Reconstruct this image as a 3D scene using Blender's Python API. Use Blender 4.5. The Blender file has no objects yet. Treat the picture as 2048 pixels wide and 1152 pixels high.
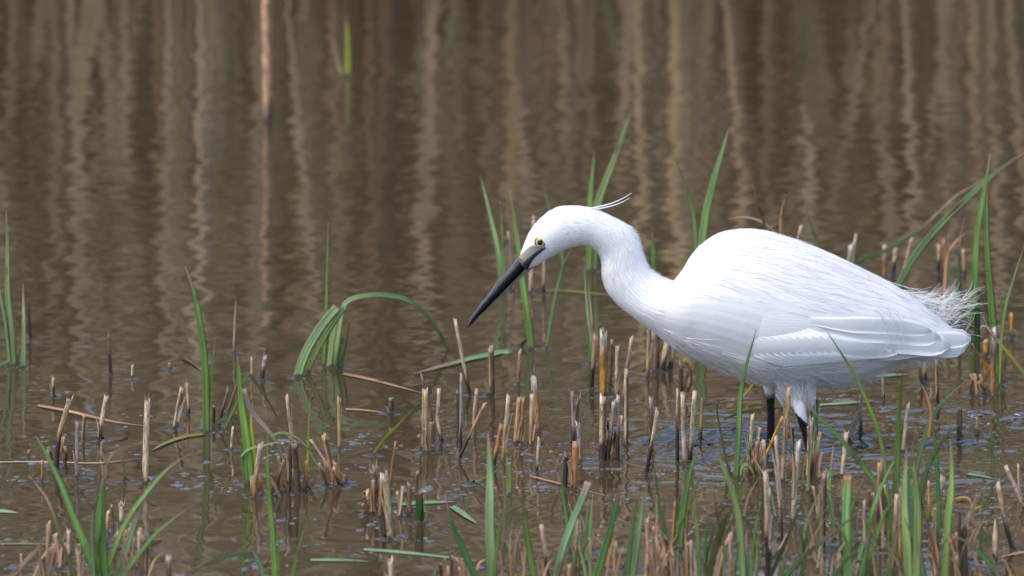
import bpy, math, random
import numpy as np
from mathutils import Vector, Matrix
from mathutils.kdtree import KDTree

R = math.radians
random.seed(7)
rng = np.random.default_rng(7)
scene = bpy.context.scene
col = scene.collection

# ------------------------------------------------------------------ camera
PITCH = R(10.0)
FOCAL, SENSOR = 548.0, 36.0
CAM = Vector((0.0, -13.75, 2.57))
cam_data = bpy.data.cameras.new('camera')
cam_data.lens = FOCAL
cam_data.sensor_width = SENSOR
cam_data.sensor_fit = 'HORIZONTAL'
cam_data.clip_start = 0.5
cam_data.clip_end = 2000
cam = bpy.data.objects.new('camera', cam_data)
cam.location = CAM
cam.rotation_euler = (R(90) - PITCH, 0, 0)
col.objects.link(cam)
scene.camera = cam
cam_data.dof.use_dof = True
cam_data.dof.focus_distance = 13.93
cam_data.dof.aperture_fstop = 12.0

# ------------------------------------------------------------------ sky, sun, exposure
SUN_EL, SUN_ROT = R(60), R(238)          # high, behind the camera to its left, through thin cloud
world = bpy.data.worlds.new('World')
scene.world = world
world.use_nodes = True
wn = world.node_tree
for n in list(wn.nodes):
    wn.nodes.remove(n)
sky = wn.nodes.new('ShaderNodeTexSky')
sky.sky_type = 'NISHITA'
sky.sun_disc = False
sky.sun_elevation = SUN_EL
sky.sun_rotation = SUN_ROT
sky.air_density = 1.0
sky.dust_density = 2.2
sky.ozone_density = 1.0
bg = wn.nodes.new('ShaderNodeBackground')
bg.inputs['Strength'].default_value = 0.15
wo = wn.nodes.new('ShaderNodeOutputWorld')
wn.links.new(sky.outputs[0], bg.inputs['Color'])
wn.links.new(bg.outputs[0], wo.inputs['Surface'])
sun_data = bpy.data.lights.new('sun', 'SUN')
sun_data.energy = 0.9
sun_data.angle = R(24)
sun_data.color = (1.0, 0.92, 0.80)
sun = bpy.data.objects.new('sun', sun_data)
sd = Vector((math.sin(SUN_ROT) * math.cos(SUN_EL), math.cos(SUN_ROT) * math.cos(SUN_EL), math.sin(SUN_EL)))
sun.rotation_euler = sd.to_track_quat('Z', 'Y').to_euler()
col.objects.link(sun)
vs = scene.view_settings
vs.view_transform = 'Standard'
vs.look = 'None'
vs.gamma = 1.0
vs.use_curve_mapping = False
vs.exposure = 1.02
scene.render.engine = 'CYCLES'
scene.cycles.use_denoising = True
scene.cycles.max_bounces = 8

# ------------------------------------------------------------------ photograph pixel -> point in the place
_c, _s = math.cos(PITCH), math.sin(PITCH)
def ray(px, py):
    u = (px - 1024) / 2048 * SENSOR / FOCAL
    v = -(py - 576) / 2048 * SENSOR / FOCAL
    return Vector((u, _c + v * _s, -_s + v * _c))
def at(px, py, Y):
    d = ray(px, py)
    return CAM + d * ((Y - CAM.y) / d.y)
def ground(px, py, z=0.0):
    d = ray(px, py)
    return CAM + d * ((z - CAM.z) / d.z)
def mpp(Y):                                  # metres per photograph pixel at depth Y
    return (Y - CAM.y) / _c * SENSOR / FOCAL / 2048

# ------------------------------------------------------------------ mesh helpers
def mk(name, verts, faces, material, cols=None, st=None, parent=None, smooth=True, loc=None):
    me = bpy.data.meshes.new(name)
    me.from_pydata([tuple(v) for v in verts], [], [tuple(f) for f in faces])
    if cols is not None:
        a = me.attributes.new('col', 'FLOAT_COLOR', 'POINT')
        c = np.ones((len(verts), 4), np.float32)
        c[:, :3] = np.asarray(cols, np.float32)[:, :3]
        a.data.foreach_set('color', c.ravel())
    if st is not None:
        a = me.attributes.new('st', 'FLOAT2', 'POINT')
        a.data.foreach_set('vector', np.asarray(st, np.float32).ravel())
    if smooth:
        me.polygons.foreach_set('use_smooth', [True] * len(me.polygons))
    me.materials.append(material)
    o = bpy.data.objects.new(name, me)
    col.objects.link(o)
    if loc is not None:
        o.location = loc
    if parent is not None:
        o.parent = parent
    me.update()
    return o
def empty(name, loc):
    o = bpy.data.objects.new(name, None)
    o.empty_display_size = 0.02
    o.location = loc
    col.objects.link(o)
    return o
def tag(o, label=None, cat=None, group=None, kind=None):
    if label: o['label'] = label
    if cat: o['category'] = cat
    if group: o['group'] = group
    if kind: o['kind'] = kind
    return o
def catmull(pts, n):
    """n points along a Catmull-Rom curve through pts (each any dimension), even in parameter length"""
    P = np.asarray(pts, float)
    if len(P) == 2:
        t = np.linspace(0, 1, n)[:, None]
        return P[0] * (1 - t) + P[1] * t
    d = np.linalg.norm(np.diff(P[:, :2], axis=0), axis=1) ** 0.5 + 1e-9
    T = np.concatenate([[0], np.cumsum(d)])
    m = np.zeros_like(P)
    m[1:-1] = (P[2:] - P[:-2]) / (T[2:] - T[:-2])[:, None]
    m[0] = (P[1] - P[0]) / d[0]
    m[-1] = (P[-1] - P[-2]) / d[-1]
    out = []
    for t in np.linspace(0, T[-1], n):
        i = min(max(np.searchsorted(T, t, side='right') - 1, 0), len(d) - 1)
        h = d[i]; s = (t - T[i]) / h
        out.append((2*s**3-3*s**2+1) * P[i] + (s**3-2*s**2+s) * h * m[i] + (-2*s**3+3*s**2) * P[i+1] + (s**3-s**2) * h * m[i+1])
    return np.array(out)
def lerp(a, b, t):
    return tuple(a[i] * (1 - t) + b[i] * t for i in range(3))

# ------------------------------------------------------------------ materials
def new_mat(name):
    m = bpy.data.materials.new(name)
    m.use_nodes = True
    nt = m.node_tree
    b = nt.nodes['Principled BSDF']
    return m, nt, b
def N(nt, t, **kw):
    n = nt.nodes.new(t)
    for k, v in kw.items():
        setattr(n, k, v)
    return n
def streaky(name, su, sv, lo, hi, rough, bump, translucent=0.0, speck=False):
    """colour attribute times fibre streaks that run along the piece"""
    m, nt, b = new_mat(name)
    L = nt.links.new
    ca = N(nt, 'ShaderNodeAttribute', attribute_name='col')
    sa = N(nt, 'ShaderNodeAttribute', attribute_name='st')
    info = N(nt, 'ShaderNodeObjectInfo')
    mp = N(nt, 'ShaderNodeMapping')
    mp.inputs['Scale'].default_value = (su, sv, 1)
    L(sa.outputs['Vector'], mp.inputs['Vector'])
    L(info.outputs['Random'], mp.inputs['Location'])
    ns = N(nt, 'ShaderNodeTexNoise', noise_dimensions='2D')
    ns.inputs['Scale'].default_value = 1.0
    ns.inputs['Detail'].default_value = 3.0
    L(mp.outputs[0], ns.inputs['Vector'])
    mr = N(nt, 'ShaderNodeMapRange')
    mr.inputs['From Min'].default_value = 0.3
    mr.inputs['From Max'].default_value = 0.7
    mr.inputs['To Min'].default_value = lo
    mr.inputs['To Max'].default_value = hi
    L(ns.outputs['Fac'], mr.inputs['Value'])
    mul = N(nt, 'ShaderNodeMix', data_type='RGBA', blend_type='MULTIPLY')
    mul.inputs['Factor'].default_value = 1.0
    L(ca.outputs['Color'], mul.inputs[6])
    L(mr.outputs[0], mul.inputs[7])
    out_c = mul.outputs[2]
    if speck:
        sp = N(nt, 'ShaderNodeTexNoise')
        sp.inputs['Scale'].default_value = 420.0
        sp.inputs['Detail'].default_value = 1.0
        tc = N(nt, 'ShaderNodeTexCoord')
        L(tc.outputs['Object'], sp.inputs['Vector'])
        r2 = N(nt, 'ShaderNodeMapRange')
        r2.inputs['From Min'].default_value = 0.62
        r2.inputs['From Max'].default_value = 0.70
        r2.inputs['To Min'].default_value = 1.0
        r2.inputs['To Max'].default_value = 0.35
        L(sp.outputs['Fac'], r2.inputs['Value'])
        m2 = N(nt, 'ShaderNodeMix', data_type='RGBA', blend_type='MULTIPLY')
        m2.inputs['Factor'].default_value = 1.0
        L(out_c, m2.inputs[6]); L(r2.outputs[0], m2.inputs[7])
        out_c = m2.outputs[2]
    L(out_c, b.inputs['Base Color'])
    b.inputs['Roughness'].default_value = rough
    bp = N(nt, 'ShaderNodeBump')
    bp.inputs['Strength'].default_value = 0.6
    bp.inputs['Distance'].default_value = bump
    L(ns.outputs['Fac'], bp.inputs['Height'])
    L(bp.outputs[0], b.inputs['Normal'])
    if translucent:
        tr = N(nt, 'ShaderNodeBsdfTranslucent')
        L(out_c, tr.inputs['Color'])
        mx = N(nt, 'ShaderNodeMixShader')
        mx.inputs[0].default_value = translucent
        L(b.outputs[0], mx.inputs[1]); L(tr.outputs[0], mx.inputs[2])
        L(mx.outputs[0], nt.nodes['Material Output'].inputs['Surface'])
    return m
M_STRAW = streaky('reed_straw', 9, 10, 0.45, 1.35, 0.55, 0.0008, speck=True)
M_LEAF = streaky('sedge_leaf', 9, 0.9, 0.60, 1.35, 0.38, 0.0006, translucent=0.30)
M_BED = streaky('reed_bed_straw', 3, 2, 0.7, 1.2, 0.8, 0.0005)

def water_mat():
    m, nt, b = new_mat('pond_water')
    L = nt.links.new
    b.inputs['Base Color'].default_value = (0.100, 0.074, 0.050, 1)
    b.inputs['Roughness'].default_value = 0.015
    b.inputs['IOR'].default_value = 1.333
    tc = N(nt, 'ShaderNodeTexCoord')
    n1 = N(nt, 'ShaderNodeTexNoise'); n1.inputs['Scale'].default_value = 34; n1.inputs['Detail'].default_value = 2
    n2 = N(nt, 'ShaderNodeTexNoise'); n2.inputs['Scale'].default_value = 5; n2.inputs['Detail'].default_value = 1
    L(tc.outputs['Object'], n1.inputs['Vector']); L(tc.outputs['Object'], n2.inputs['Vector'])
    mul = N(nt, 'ShaderNodeMath', operation='MULTIPLY')
    L(n1.outputs['Fac'], mul.inputs[0]); L(n2.outputs['Fac'], mul.inputs[1])
    bp = N(nt, 'ShaderNodeBump'); bp.inputs['Strength'].default_value = 1.0; bp.inputs['Distance'].default_value = 0.00030
    L(mul.outputs[0], bp.inputs['Height']); L(bp.outputs[0], b.inputs['Normal'])
    # suspended silt: murk a little uneven
    n3 = N(nt, 'ShaderNodeTexNoise'); n3.inputs['Scale'].default_value = 2.2; n3.inputs['Detail'].default_value = 4
    L(tc.outputs['Object'], n3.inputs['Vector'])
    rp = N(nt, 'ShaderNodeValToRGB')
    rp.color_ramp.elements[0].position = 0.3; rp.color_ramp.elements[0].color = (0.036, 0.026, 0.014, 1)
    rp.color_ramp.elements[1].position = 0.7; rp.color_ramp.elements[1].color = (0.050, 0.037, 0.021, 1)
    L(n3.outputs['Fac'], rp.inputs['Fac']); L(rp.outputs[0], b.inputs['Base Color'])
    return m
M_WATER = water_mat()
def plain(name, c, rough, scale=0, amt=0.2, bump=0.0):
    m, nt, b = new_mat(name)
    b.inputs['Base Color'].default_value = (*c, 1)
    b.inputs['Roughness'].default_value = rough
    if scale:
        L = nt.links.new
        tc = N(nt, 'ShaderNodeTexCoord')
        ns = N(nt, 'ShaderNodeTexNoise'); ns.inputs['Scale'].default_value = scale; ns.inputs['Detail'].default_value = 5
        L(tc.outputs['Object'], ns.inputs['Vector'])
        rp = N(nt, 'ShaderNodeValToRGB')
        rp.color_ramp.elements[0].position = 0.3; rp.color_ramp.elements[0].color = (*[v * (1 - amt) for v in c], 1)
        rp.color_ramp.elements[1].position = 0.7; rp.color_ramp.elements[1].color = (*[min(1, v * (1 + amt)) for v in c], 1)
        L(ns.outputs['Fac'], rp.inputs['Fac']); L(rp.outputs[0], b.inputs['Base Color'])
        if bump:
            bp = N(nt, 'ShaderNodeBump'); bp.inputs['Distance'].default_value = bump
            L(ns.outputs['Fac'], bp.inputs['Height']); L(bp.outputs[0], b.inputs['Normal'])
    return m
M_SOIL = plain('bank_soil', (0.11, 0.08, 0.05), 0.95, 6, 0.4, 0.02)
M_MUD = plain('pond_mud', (0.05, 0.038, 0.026), 0.95, 3, 0.3, 0.02)

# ------------------------------------------------------------------ the setting: pond bed, water, bank, reed bed
def grid_sheet(name, xs, ys, zf, material):
    X, Y = np.meshgrid(xs, ys)
    Z = zf(X, Y)
    nx, ny = len(xs), len(ys)
    me = bpy.data.meshes.new(name)
    V = np.stack([X, Y, Z], -1).reshape(-1, 3).astype(np.float32)
    i = (np.arange(ny - 1)[:, None] * nx + np.arange(nx - 1)[None]).ravel()
    F = np.stack([i, i + 1, i + 1 + nx, i + nx], -1).astype(np.int32)
    me.vertices.add(len(V)); me.vertices.foreach_set('co', V.ravel())
    me.loops.add(F.size); me.loops.foreach_set('vertex_index', F.ravel())
    me.polygons.add(len(F)); me.polygons.foreach_set('loop_start', np.arange(len(F), dtype=np.int32) * 4)
    me.polygons.foreach_set('use_smooth', np.ones(len(F), bool))
    me.update(calc_edges=True)
    me.materials.append(material)
    o = bpy.data.objects.new(name, me); col.objects.link(o)
    o['kind'] = 'structure'
    return o
xs = np.concatenate([-np.geomspace(40, 0.66, 26), np.arange(-0.64, 0.6401, 0.004), np.geomspace(0.66, 40, 26)])
ys = np.concatenate([-np.geomspace(30, 0.93, 22), np.arange(-0.9, 2.701, 0.005), np.linspace(2.75, 5.0, 20)])
waves = []
for k in range(70):
    lam = math.exp(rng.uniform(math.log(0.028), math.log(0.18)))
    th = rng.uniform(0, 2 * math.pi)
    slope = 0.0015 * rng.uniform(0.5, 1.3) * (1.5 if lam < 0.055 else 1.0)
    waves.append((2 * math.pi / lam * math.cos(th), 2 * math.pi / lam * math.sin(th), slope * lam / (2 * math.pi), rng.uniform(0, 6.28)))
def P2(px, py):
    g = ground(px, py); return g.x, g.y
rings = []   # x, y, wavelength, slope, reach
for (px, py, lam, sl, reach) in [(1542, 888, .017, .60, .09), (1622, 905, .016, .26, .05), (1470, 878, .018, .60, .10), (1405, 886, .016, .58, .09),
                                 (1335, 889, .017, .52, .08), (1265, 884, .016, .45, .07), (1215, 893, .016, .20, .04), (1500, 900, .021, .50, .10),
                                 (1580, 895, .060, .06, .35), (1700, 905, .045, .07, .22), (1880, 838, .034, .13, .12), (1970, 830, .030, .12, .12),
                                 (1760, 860, .030, .10, .10), (1860, 948, .026, .16, .09), (1700, 940, .028, .14, .07), (1500, 1090, .05, .05, .14), (1700, 1060, .040, .06, .2)]:
    x, y = P2(px, py); rings.append((x, y, lam, sl, reach))
def water_z(X, Y):
    Z = np.zeros_like(X)
    fade = np.clip((0.66 - np.abs(X)) / 0.05, 0, 1) * np.clip((Y + 0.92) / 0.05, 0, 1) * np.clip((2.74 - Y) / 0.1, 0, 1)
    for kx, ky, a, ph in waves:
        Z += a * np.sin(kx * X + ky * Y + ph)
    wob = 0.012 * np.sin(31 * X + 17 * Y) + 0.010 * np.sin(-23 * X + 41 * Y + 1.3) + 0.006 * np.sin(77 * X + 63 * Y)
    gate = 0.62 + 0.38 * np.sin(83 * X + 9 * Y + 2 * np.sin(29 * Y - 13 * X)) * np.sin(33 * Y - 21 * X + 1.7)
    for x, y, lam, sl, reach in rings:
        d = np.sqrt((X - x) ** 2 + (Y - y) ** 2 + 1e-6)
        Z += gate * sl * lam / (2 * math.pi) * np.exp(-(d / reach) ** 1.4) * np.sin(2 * math.pi * (d + wob) / lam)
    return Z * fade
water = grid_sheet('water', xs, ys, water_z, M_WATER)
grid_sheet('pond_bed', np.linspace(-400, 400, 41), np.linspace(-400, 400, 41), lambda X, Y: -0.45 + 0 * X, M_MUD)
def bank_z(X, Y):
    z = np.clip((Y - 4.0) * 0.22, -0.5, 1.2) + 0.03 * np.sin(3.1 * X + 1.7 * Y) + 0.02 * np.sin(7.3 * X - 4.1 * Y)
    return z
grid_sheet('far_bank', np.linspace(-40, 40, 161), np.concatenate([np.linspace(3.1, 9, 50), np.linspace(10, 120, 20)]), bank_z, M_SOIL)

def reed_bed():
    V, F, C, S = [], [], [], []
    def prism(p0, p1, r0, r1, c0, c1, sides=5):
        b = len(V)
        ax = (p1 - p0).normalized()
        u = ax.orthogonal().normalized(); w = ax.cross(u)
        for p, r, c, t in ((p0, r0, c0, 0), (p1, r1, c1, (p1 - p0).length * 3)):
            for k in range(sides):
                a = 2 * math.pi * k / sides
                V.append(p + u * (r * math.cos(a)) + w * (r * math.sin(a))); C.append(c); S.append((k / sides, t))
        for k in range(sides):
            F.append((b + k, b + (k + 1) % sides, b + sides + (k + 1) % sides, b + sides + k))
    pale = [(0.52, 0.425, 0.315), (0.49, 0.385, 0.27), (0.46, 0.35, 0.235), (0.50, 0.395, 0.28)]
    dark = [(0.38, 0.27, 0.165), (0.27, 0.19, 0.11), (0.29, 0.24, 0.12), (0.42, 0.31, 0.19)]
    for i in range(5200):
        x = random.uniform(-4.2, 4.2)
        y = 3.0 + 2.4 * random.random() ** 0.8
        front = y < 3.5
        cl = 0.5 + 0.5 * math.sin(9.0 * x + 2.1) * math.sin(4.1 * x + 0.5)
        if front and random.random() > 0.25 + 0.55 * cl:
            continue
        c = random.choice(pale if random.random() < (0.55 if x < 0.2 else 0.45) else dark)
        pat = math.sin(5.3 * x + 1.1) + math.sin(13.7 * x + 0.4) * 0.8 + math.sin(31 * x + 2.2) * 0.6
        k = random.uniform(0.8, 1.15) * (1 + 0.13 * pat); c = (c[0] * k * 1.10, c[1] * k * 1.07, c[2] * k * 0.98)
        if pat < -0.6 and random.random() < 0.6: c = tuple(v * 0.65 for v in c)
        r = random.uniform(0.0035, 0.0075) if random.random() < 0.9 else random.uniform(0.008, 0.013)
        h = random.uniform(1.0, 1.3)
        lean = Vector((random.gauss(0, 0.035), random.gauss(0, 0.05), 1)) * h
        p = Vector((x, y, bank_z(np.float64(x), np.float64(y)) - 0.1)); p.z = max(p.z, -0.2)
        mid = p + lean * 0.5 + Vector((random.gauss(0, 0.012), 0, 0))
        prism(p, mid, r, r * 0.9, tuple(v * 0.75 for v in c), c)
        prism(mid, p + lean, r * 0.9, r * 0.4, c, c)
    for i in range(5200):            # dry leaves
        x = random.uniform(-4.2, 4.2); y = 3.05 + 2.2 * random.random()
        z = random.uniform(0.05, 0.85)
        c = random.choice(pale + dark + [(0.13, 0.13, 0.04)])
        L = random.uniform(0.2, 0.55); a = random.choice((-1, 1)) * random.uniform(0.02, 0.25)
        if y < 3.5: c = random.choice(dark)
        d = Vector((math.sin(a), random.uniform(-.4, .4), math.cos(a) * random.choice((1, 1, -1)))) * L
        w = Vector((math.cos(a), 0, -math.sin(a))) * random.uniform(0.004, 0.011)
        p = Vector((x, y, z)); q = p + d * 0.55; e = p + d + Vector((math.sin(a) * .1, 0, -0.08))
        b = len(V)
        V.extend([p - w * .5, p + w * .5, q - w, q + w, e]); C.extend([c] * 5); S.extend([(0, 0), (1, 0), (0, 1), (1, 1), (.5, 2)])
        F.extend([(b, b + 1, b + 3, b + 2), (b + 2, b + 3, b + 4)])
    o = mk('reed_bed', V, F, M_BED, C, S, smooth=False)
    tag(o, 'tall dry reed bed along the far bank, mirrored in the brown water', 'reeds', kind='stuff')
reed_bed()

# ------------------------------------------------------------------ plants: stems and blades
menisci = []      # x, y, radius
GREEN = (0.150, 0.285, 0.075); BLUE = (0.210, 0.330, 0.135); BRIGHT = (0.150, 0.300, 0.050); PALEG = (0.25, 0.37, 0.17)
LIME = (0.27, 0.32, 0.04); OLIVE = (0.13, 0.14, 0.035); DARKG = (0.035, 0.105, 0.025); YELG = (0.30, 0.27, 0.05)
PALE = (0.58, 0.43, 0.27); TAN = (0.48, 0.285, 0.135); RUST = (0.38, 0.16, 0.055); BROWN = (0.17, 0.095, 0.052); GREY = (0.34, 0.275, 0.23)
BLACK = (0.022, 0.016, 0.014); OCHRE = (0.47, 0.23, 0.025); PINK = (0.50, 0.33, 0.235); DARK = (0.085, 0.05, 0.03); STRAW = (0.45, 0.33, 0.17)
TIPB = (0.40, 0.27, 0.19)

STEM_GROUP = 'cut reed stems standing in the pond'
def stem(label, bx, by, tx, ty, w, c, style='', mid=None, name='cut_reed_stem'):
    """style: d dark wet base, D dark base to half height, f frayed top, s half dark side, n node ring, g grey top, o orange base, p pointed"""
    if by >= 1140: by += 30
    g = ground(bx, by)
    rnd = random.Random(hash((bx, by, tx)) & 0xffff)
    px = mpp(g.y)
    L0 = (at(tx, ty, g.y) - g).length
    top = at(tx, ty, g.y + rnd.uniform(-0.05, 0.05) * L0 * 2)
    pts = [g]
    if mid: pts.append(at(mid[0], mid[1], g.y))
    pts.append(top)
    d0 = (pts[1] - pts[0]).normalized()
    pts = [g - d0 * 0.03] + pts
    n = 15
    path = catmull([tuple(p) for p in pts], n) if mid is None else np.array([tuple(p) for p in pts])
    if mid is None:
        k = (path[-1] - path[0])
        side = np.cross(k, (0, 1, 0)); side /= np.linalg.norm(side) + 1e-9
        bow = rnd.uniform(-0.012, 0.012) * (3 if rnd.random() < 0.25 else 1)
        for i in range(n):
            t = i / (n - 1); path[i] += side * np.linalg.norm(k) * bow * math.sin(math.pi * t)
    else:
        dense = []
        for a, b in zip(path[:-1], path[1:]):
            for i in range(5): dense.append(a + (b - a) * i / 5)
        dense.append(path[-1]); path = np.array(dense); n = len(path)
    sides = 10
    r0 = w * px * 0.5
    node = rnd.choice([0.3, 0.45, 0.6, 0.75]) if ('n' in style or rnd.random() < 0.5) else -1
    ks = [rnd.uniform(0.85, 1.12) for _ in range(sides)]
    slant = rnd.uniform(-1, 1); jag = 0.9 if 'f' in style else 0.35
    V, F, C, S = [], [], [], []
    wet = 0.32 if 'd' in style else (0.55 if 'D' in style else 0.08)
    wet += rnd.uniform(-.04, .04)
    total = np.linalg.norm(np.diff(path, axis=0), axis=1).sum()
    acc = 0
    ph = rnd.uniform(0, 6)
    for i in range(n):
        p = Vector(path[i])
        tn = Vector(path[min(i + 1, n - 1)] - path[max(i - 1, 0)]).normalized()
        u = tn.cross(Vector((0, 1, 0))).normalized(); v = tn.cross(u)
        if i: acc += np.linalg.norm(path[i] - path[i - 1])
        t = i / (n - 1)
        r = r0 * (1.06 - 0.12 * t)
        if 'p' in style and t > 0.8: r *= 1 - (t - 0.8) * 3.6
        if node > 0 and abs(t - node) < 0.5 / (n - 1) + 1e-6: r *= 1.16
        for k in range(sides):
            a = 2 * math.pi * k / sides
            q = p + (u * math.cos(a) + v * math.sin(a)) * r * ks[k]
            if i == n - 1:
                q += tn * r0 * (slant * math.cos(a) * 0.9 + jag * rnd.uniform(-1.2, 1.6))
            V.append(q - g)
            ta = max(0.0, q.z) / max(0.005, top.z)
            tt = ta + 0.06 * math.sin(a * 2 + ph) + rnd.uniform(-.03, .03)
            cc = c
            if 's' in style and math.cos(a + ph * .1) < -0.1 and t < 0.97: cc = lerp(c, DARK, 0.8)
            if 'g' in style and tt > 0.74: cc = lerp(c, (0.50, 0.44, 0.40), min(1, (tt - .74) * 9))
            if 'o' in style and tt < 0.5: cc = lerp(c, (0.36, 0.17, 0.05), 0.8)
            if tt < wet: cc = lerp((0.035, 0.022, 0.014), cc, max(0, min(1, (tt - wet + 0.10) / 0.10)))
            if node > 0 and abs(t - node) < 0.8 / (n - 1): cc = lerp(cc, DARK, 0.45)
            if i == n - 1: cc = lerp(cc, (0.5, 0.42, 0.33), 0.35)
            kk = 0.88 + 0.2 * rnd.random()
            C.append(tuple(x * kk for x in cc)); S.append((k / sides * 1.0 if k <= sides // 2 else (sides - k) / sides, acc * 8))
        if i:
            b = (i - 1) * sides
            for k in range(sides):
                F.append((b + k, b + (k + 1) % sides, b + sides + (k + 1) % sides, b + sides + k))
    # hollow cut end
    b = (n - 1) * sides
    tn = Vector(path[-1] - path[-2]).normalized(); p = Vector(path[-1])
    cen = sum((V[b + k] for k in range(sides)), Vector()) / sides
    for k in range(sides):
        V.append(V[b + k] * 0.42 + cen * 0.58 - tn * r0 * 0.9); C.append((0.07, 0.05, 0.035)); S.append((k / sides, acc * 8))
    for k in range(sides):
        F.append((b + k, b + (k + 1) % sides, b + sides + (k + 1) % sides, b + sides + k))
    F.append(tuple(b + sides + k for k in range(sides)))
    o = mk(name, V, F, M_STRAW, C, S, loc=g)
    if by > 690 or True:
        menisci.append((g.x, g.y, r0 * 1.03))
    tag(o, label, 'reed stem', STEM_GROUP)
    if w > 6 and rnd.random() < 0.35 and by > 600:
        # remnant of the leaf sheath, peeling away from the stem
        i0 = int(n * rnd.uniform(.45, .6)); i1 = min(n - 2, i0 + rnd.randint(3, 5)); sg = rnd.choice((-1, 1)); pp = []
        for i in range(i0, i1 + 1):
            f = (i - i0) / (i1 - i0); tn_ = Vector(path[i1] - path[i0]).normalized()
            u_ = tn_.cross(Vector((0, 1, 0))).normalized()
            pp.append(tuple(Vector(path[i]) + u_ * sg * r0 * (0.7 + 1.6 * f * f) + Vector((0, -r0 * (.75 + .3 * f), 0)) - g))
        V2, F2, C2, S2 = blade_mesh(pp, r0 * rnd.uniform(.9, 1.4), lerp(c, (0.5, 0.38, 0.26), .6), tipf=0, seed=int(bx), fold=.5, sharp=2)
        mk('sheath', V2, F2, M_STRAW, C2, S2, parent=o)
    if 'f' in style:
        for q in range(rnd.randint(2, 4)):
            a = rnd.uniform(0, 6.28)
            u = tn.cross(Vector((0, 1, 0))).normalized(); v = tn.cross(u)
            o2 = (u * math.cos(a) + v * math.sin(a))
            b0 = p - g + o2 * r0 * 0.8 - tn * 0.006
            hgt = rnd.uniform(0.006, 0.015); sw = r0 * rnd.uniform(.22, .4)
            sd_ = tn.cross(o2).normalized() * sw
            tip = b0 + tn * hgt + o2 * rnd.uniform(-.001, .004)
            vv = [b0 - sd_, b0 + sd_, b0 + o2 * sw * .6, tip - sd_ * .25, tip + sd_ * .25]
            ff = [(0, 1, 4, 3), (1, 2, 4), (2, 0, 3), (2, 3, 4)]
            cc = lerp(c, (0.55, 0.46, 0.38), 0.6)
            mk('splinter', vv, ff, M_STRAW, [cc] * 5, [(0, 0), (.3, 0), (.1, 0), (0, .2), (.3, .2)], parent=o, smooth=False)
    return o

def blade_mesh(pts3, w, c, tipc=TIPB, tipf=0.12, basec=None, yaw=0.0, fold=0.25, sharp=1.0, up=None, cut=False, seed=0, twist=0.0, trim=0.0):
    rnd = random.Random(seed)
    n = max(10, min(26, 6 + 4 * len(pts3)))
    P = catmull(pts3, n)
    us = (-1, -0.5, 0, 0.5, 1)
    V, F, C, S = [], [], [], []
    acc = 0; ph = rnd.uniform(0, 6)
    rust = rnd.uniform(0.3, 0.8) if rnd.random() < 0.4 else 0; rs = rnd.choice((-1, 1))
    m = 8
    for i in range(n):
        t = i / (n - 1)
        if i: acc += np.linalg.norm(P[i] - P[i - 1])
        T = Vector(P[min(i + 1, n - 1)] - P[max(i - 1, 0)]).normalized()
        Nn = Vector(up) if up else Vector((0, -1, 0.08))
        Nn = (Nn - T * Nn.dot(T))
        if Nn.length < 1e-4: Nn = Vector((0, 0, 1)) - T * T.z
        Nn.normalize()
        W = T.cross(Nn).normalized()
        a = yaw + twist * t
        W2 = W * math.cos(a) + Nn * math.sin(a); N2 = Nn * math.cos(a) - W * math.sin(a)
        prof = min(1, 0.72 + 1.0 * t)
        if not cut: prof *= max(0.0, 1 - t ** (2.0 + sharp)) ** 0.85 * (1 - 0.25 * t)
        hw = max(w * 0.5 * prof, 0.00025)
        wav = 0.06 * w * math.sin(acc * 60 + ph)
        loop = []
        for u in us: loop.append((u, fold * hw * abs(u) + 0.0002))
        for u in (0.55, 0, -0.55): loop.append((u, fold * hw * abs(u) - 0.0003))
        for j, (u, h) in enumerate(loop):
            V.append(Vector(P[i]) + W2 * (u * hw + wav) + N2 * h)
            cc = lerp(c, tuple(min(1, x * 1.45 + .02) for x in c), 0.55 if abs(u) < .1 else 0.0)
            if basec is not None and t < 0.25: cc = lerp(basec, cc, min(1, t / 0.25))
            tt = t + 0.03 * math.sin(ph + 3 * u) - (abs(u) - .5) * -0.04
            if tipf and tt > 1 - tipf: cc = lerp(cc, tipc, min(1, (tt - 1 + tipf) / (tipf * 0.45 + 1e-4)))
            if rust and abs(t - rust) < 0.03 and u * rs > -0.1: cc = lerp(cc, (0.16, 0.085, 0.03), 0.75)
            k = 0.90 + 0.16 * math.sin(acc * 37 + ph) * math.sin(acc * 91 + u)
            C.append(tuple(x * k for x in cc)); S.append((u * 0.5 + 0.5 + ph, acc * 14))
        if i:
            b = (i - 1) * m
            for j in range(m):
                F.append((b + j, b + (j + 1) % m, b + m + (j + 1) % m, b + m + j))
    F.append(tuple(range(m))[::-1]); F.append(tuple((n - 1) * m + j for j in range(m)))
    return V, F, C, S
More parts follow.
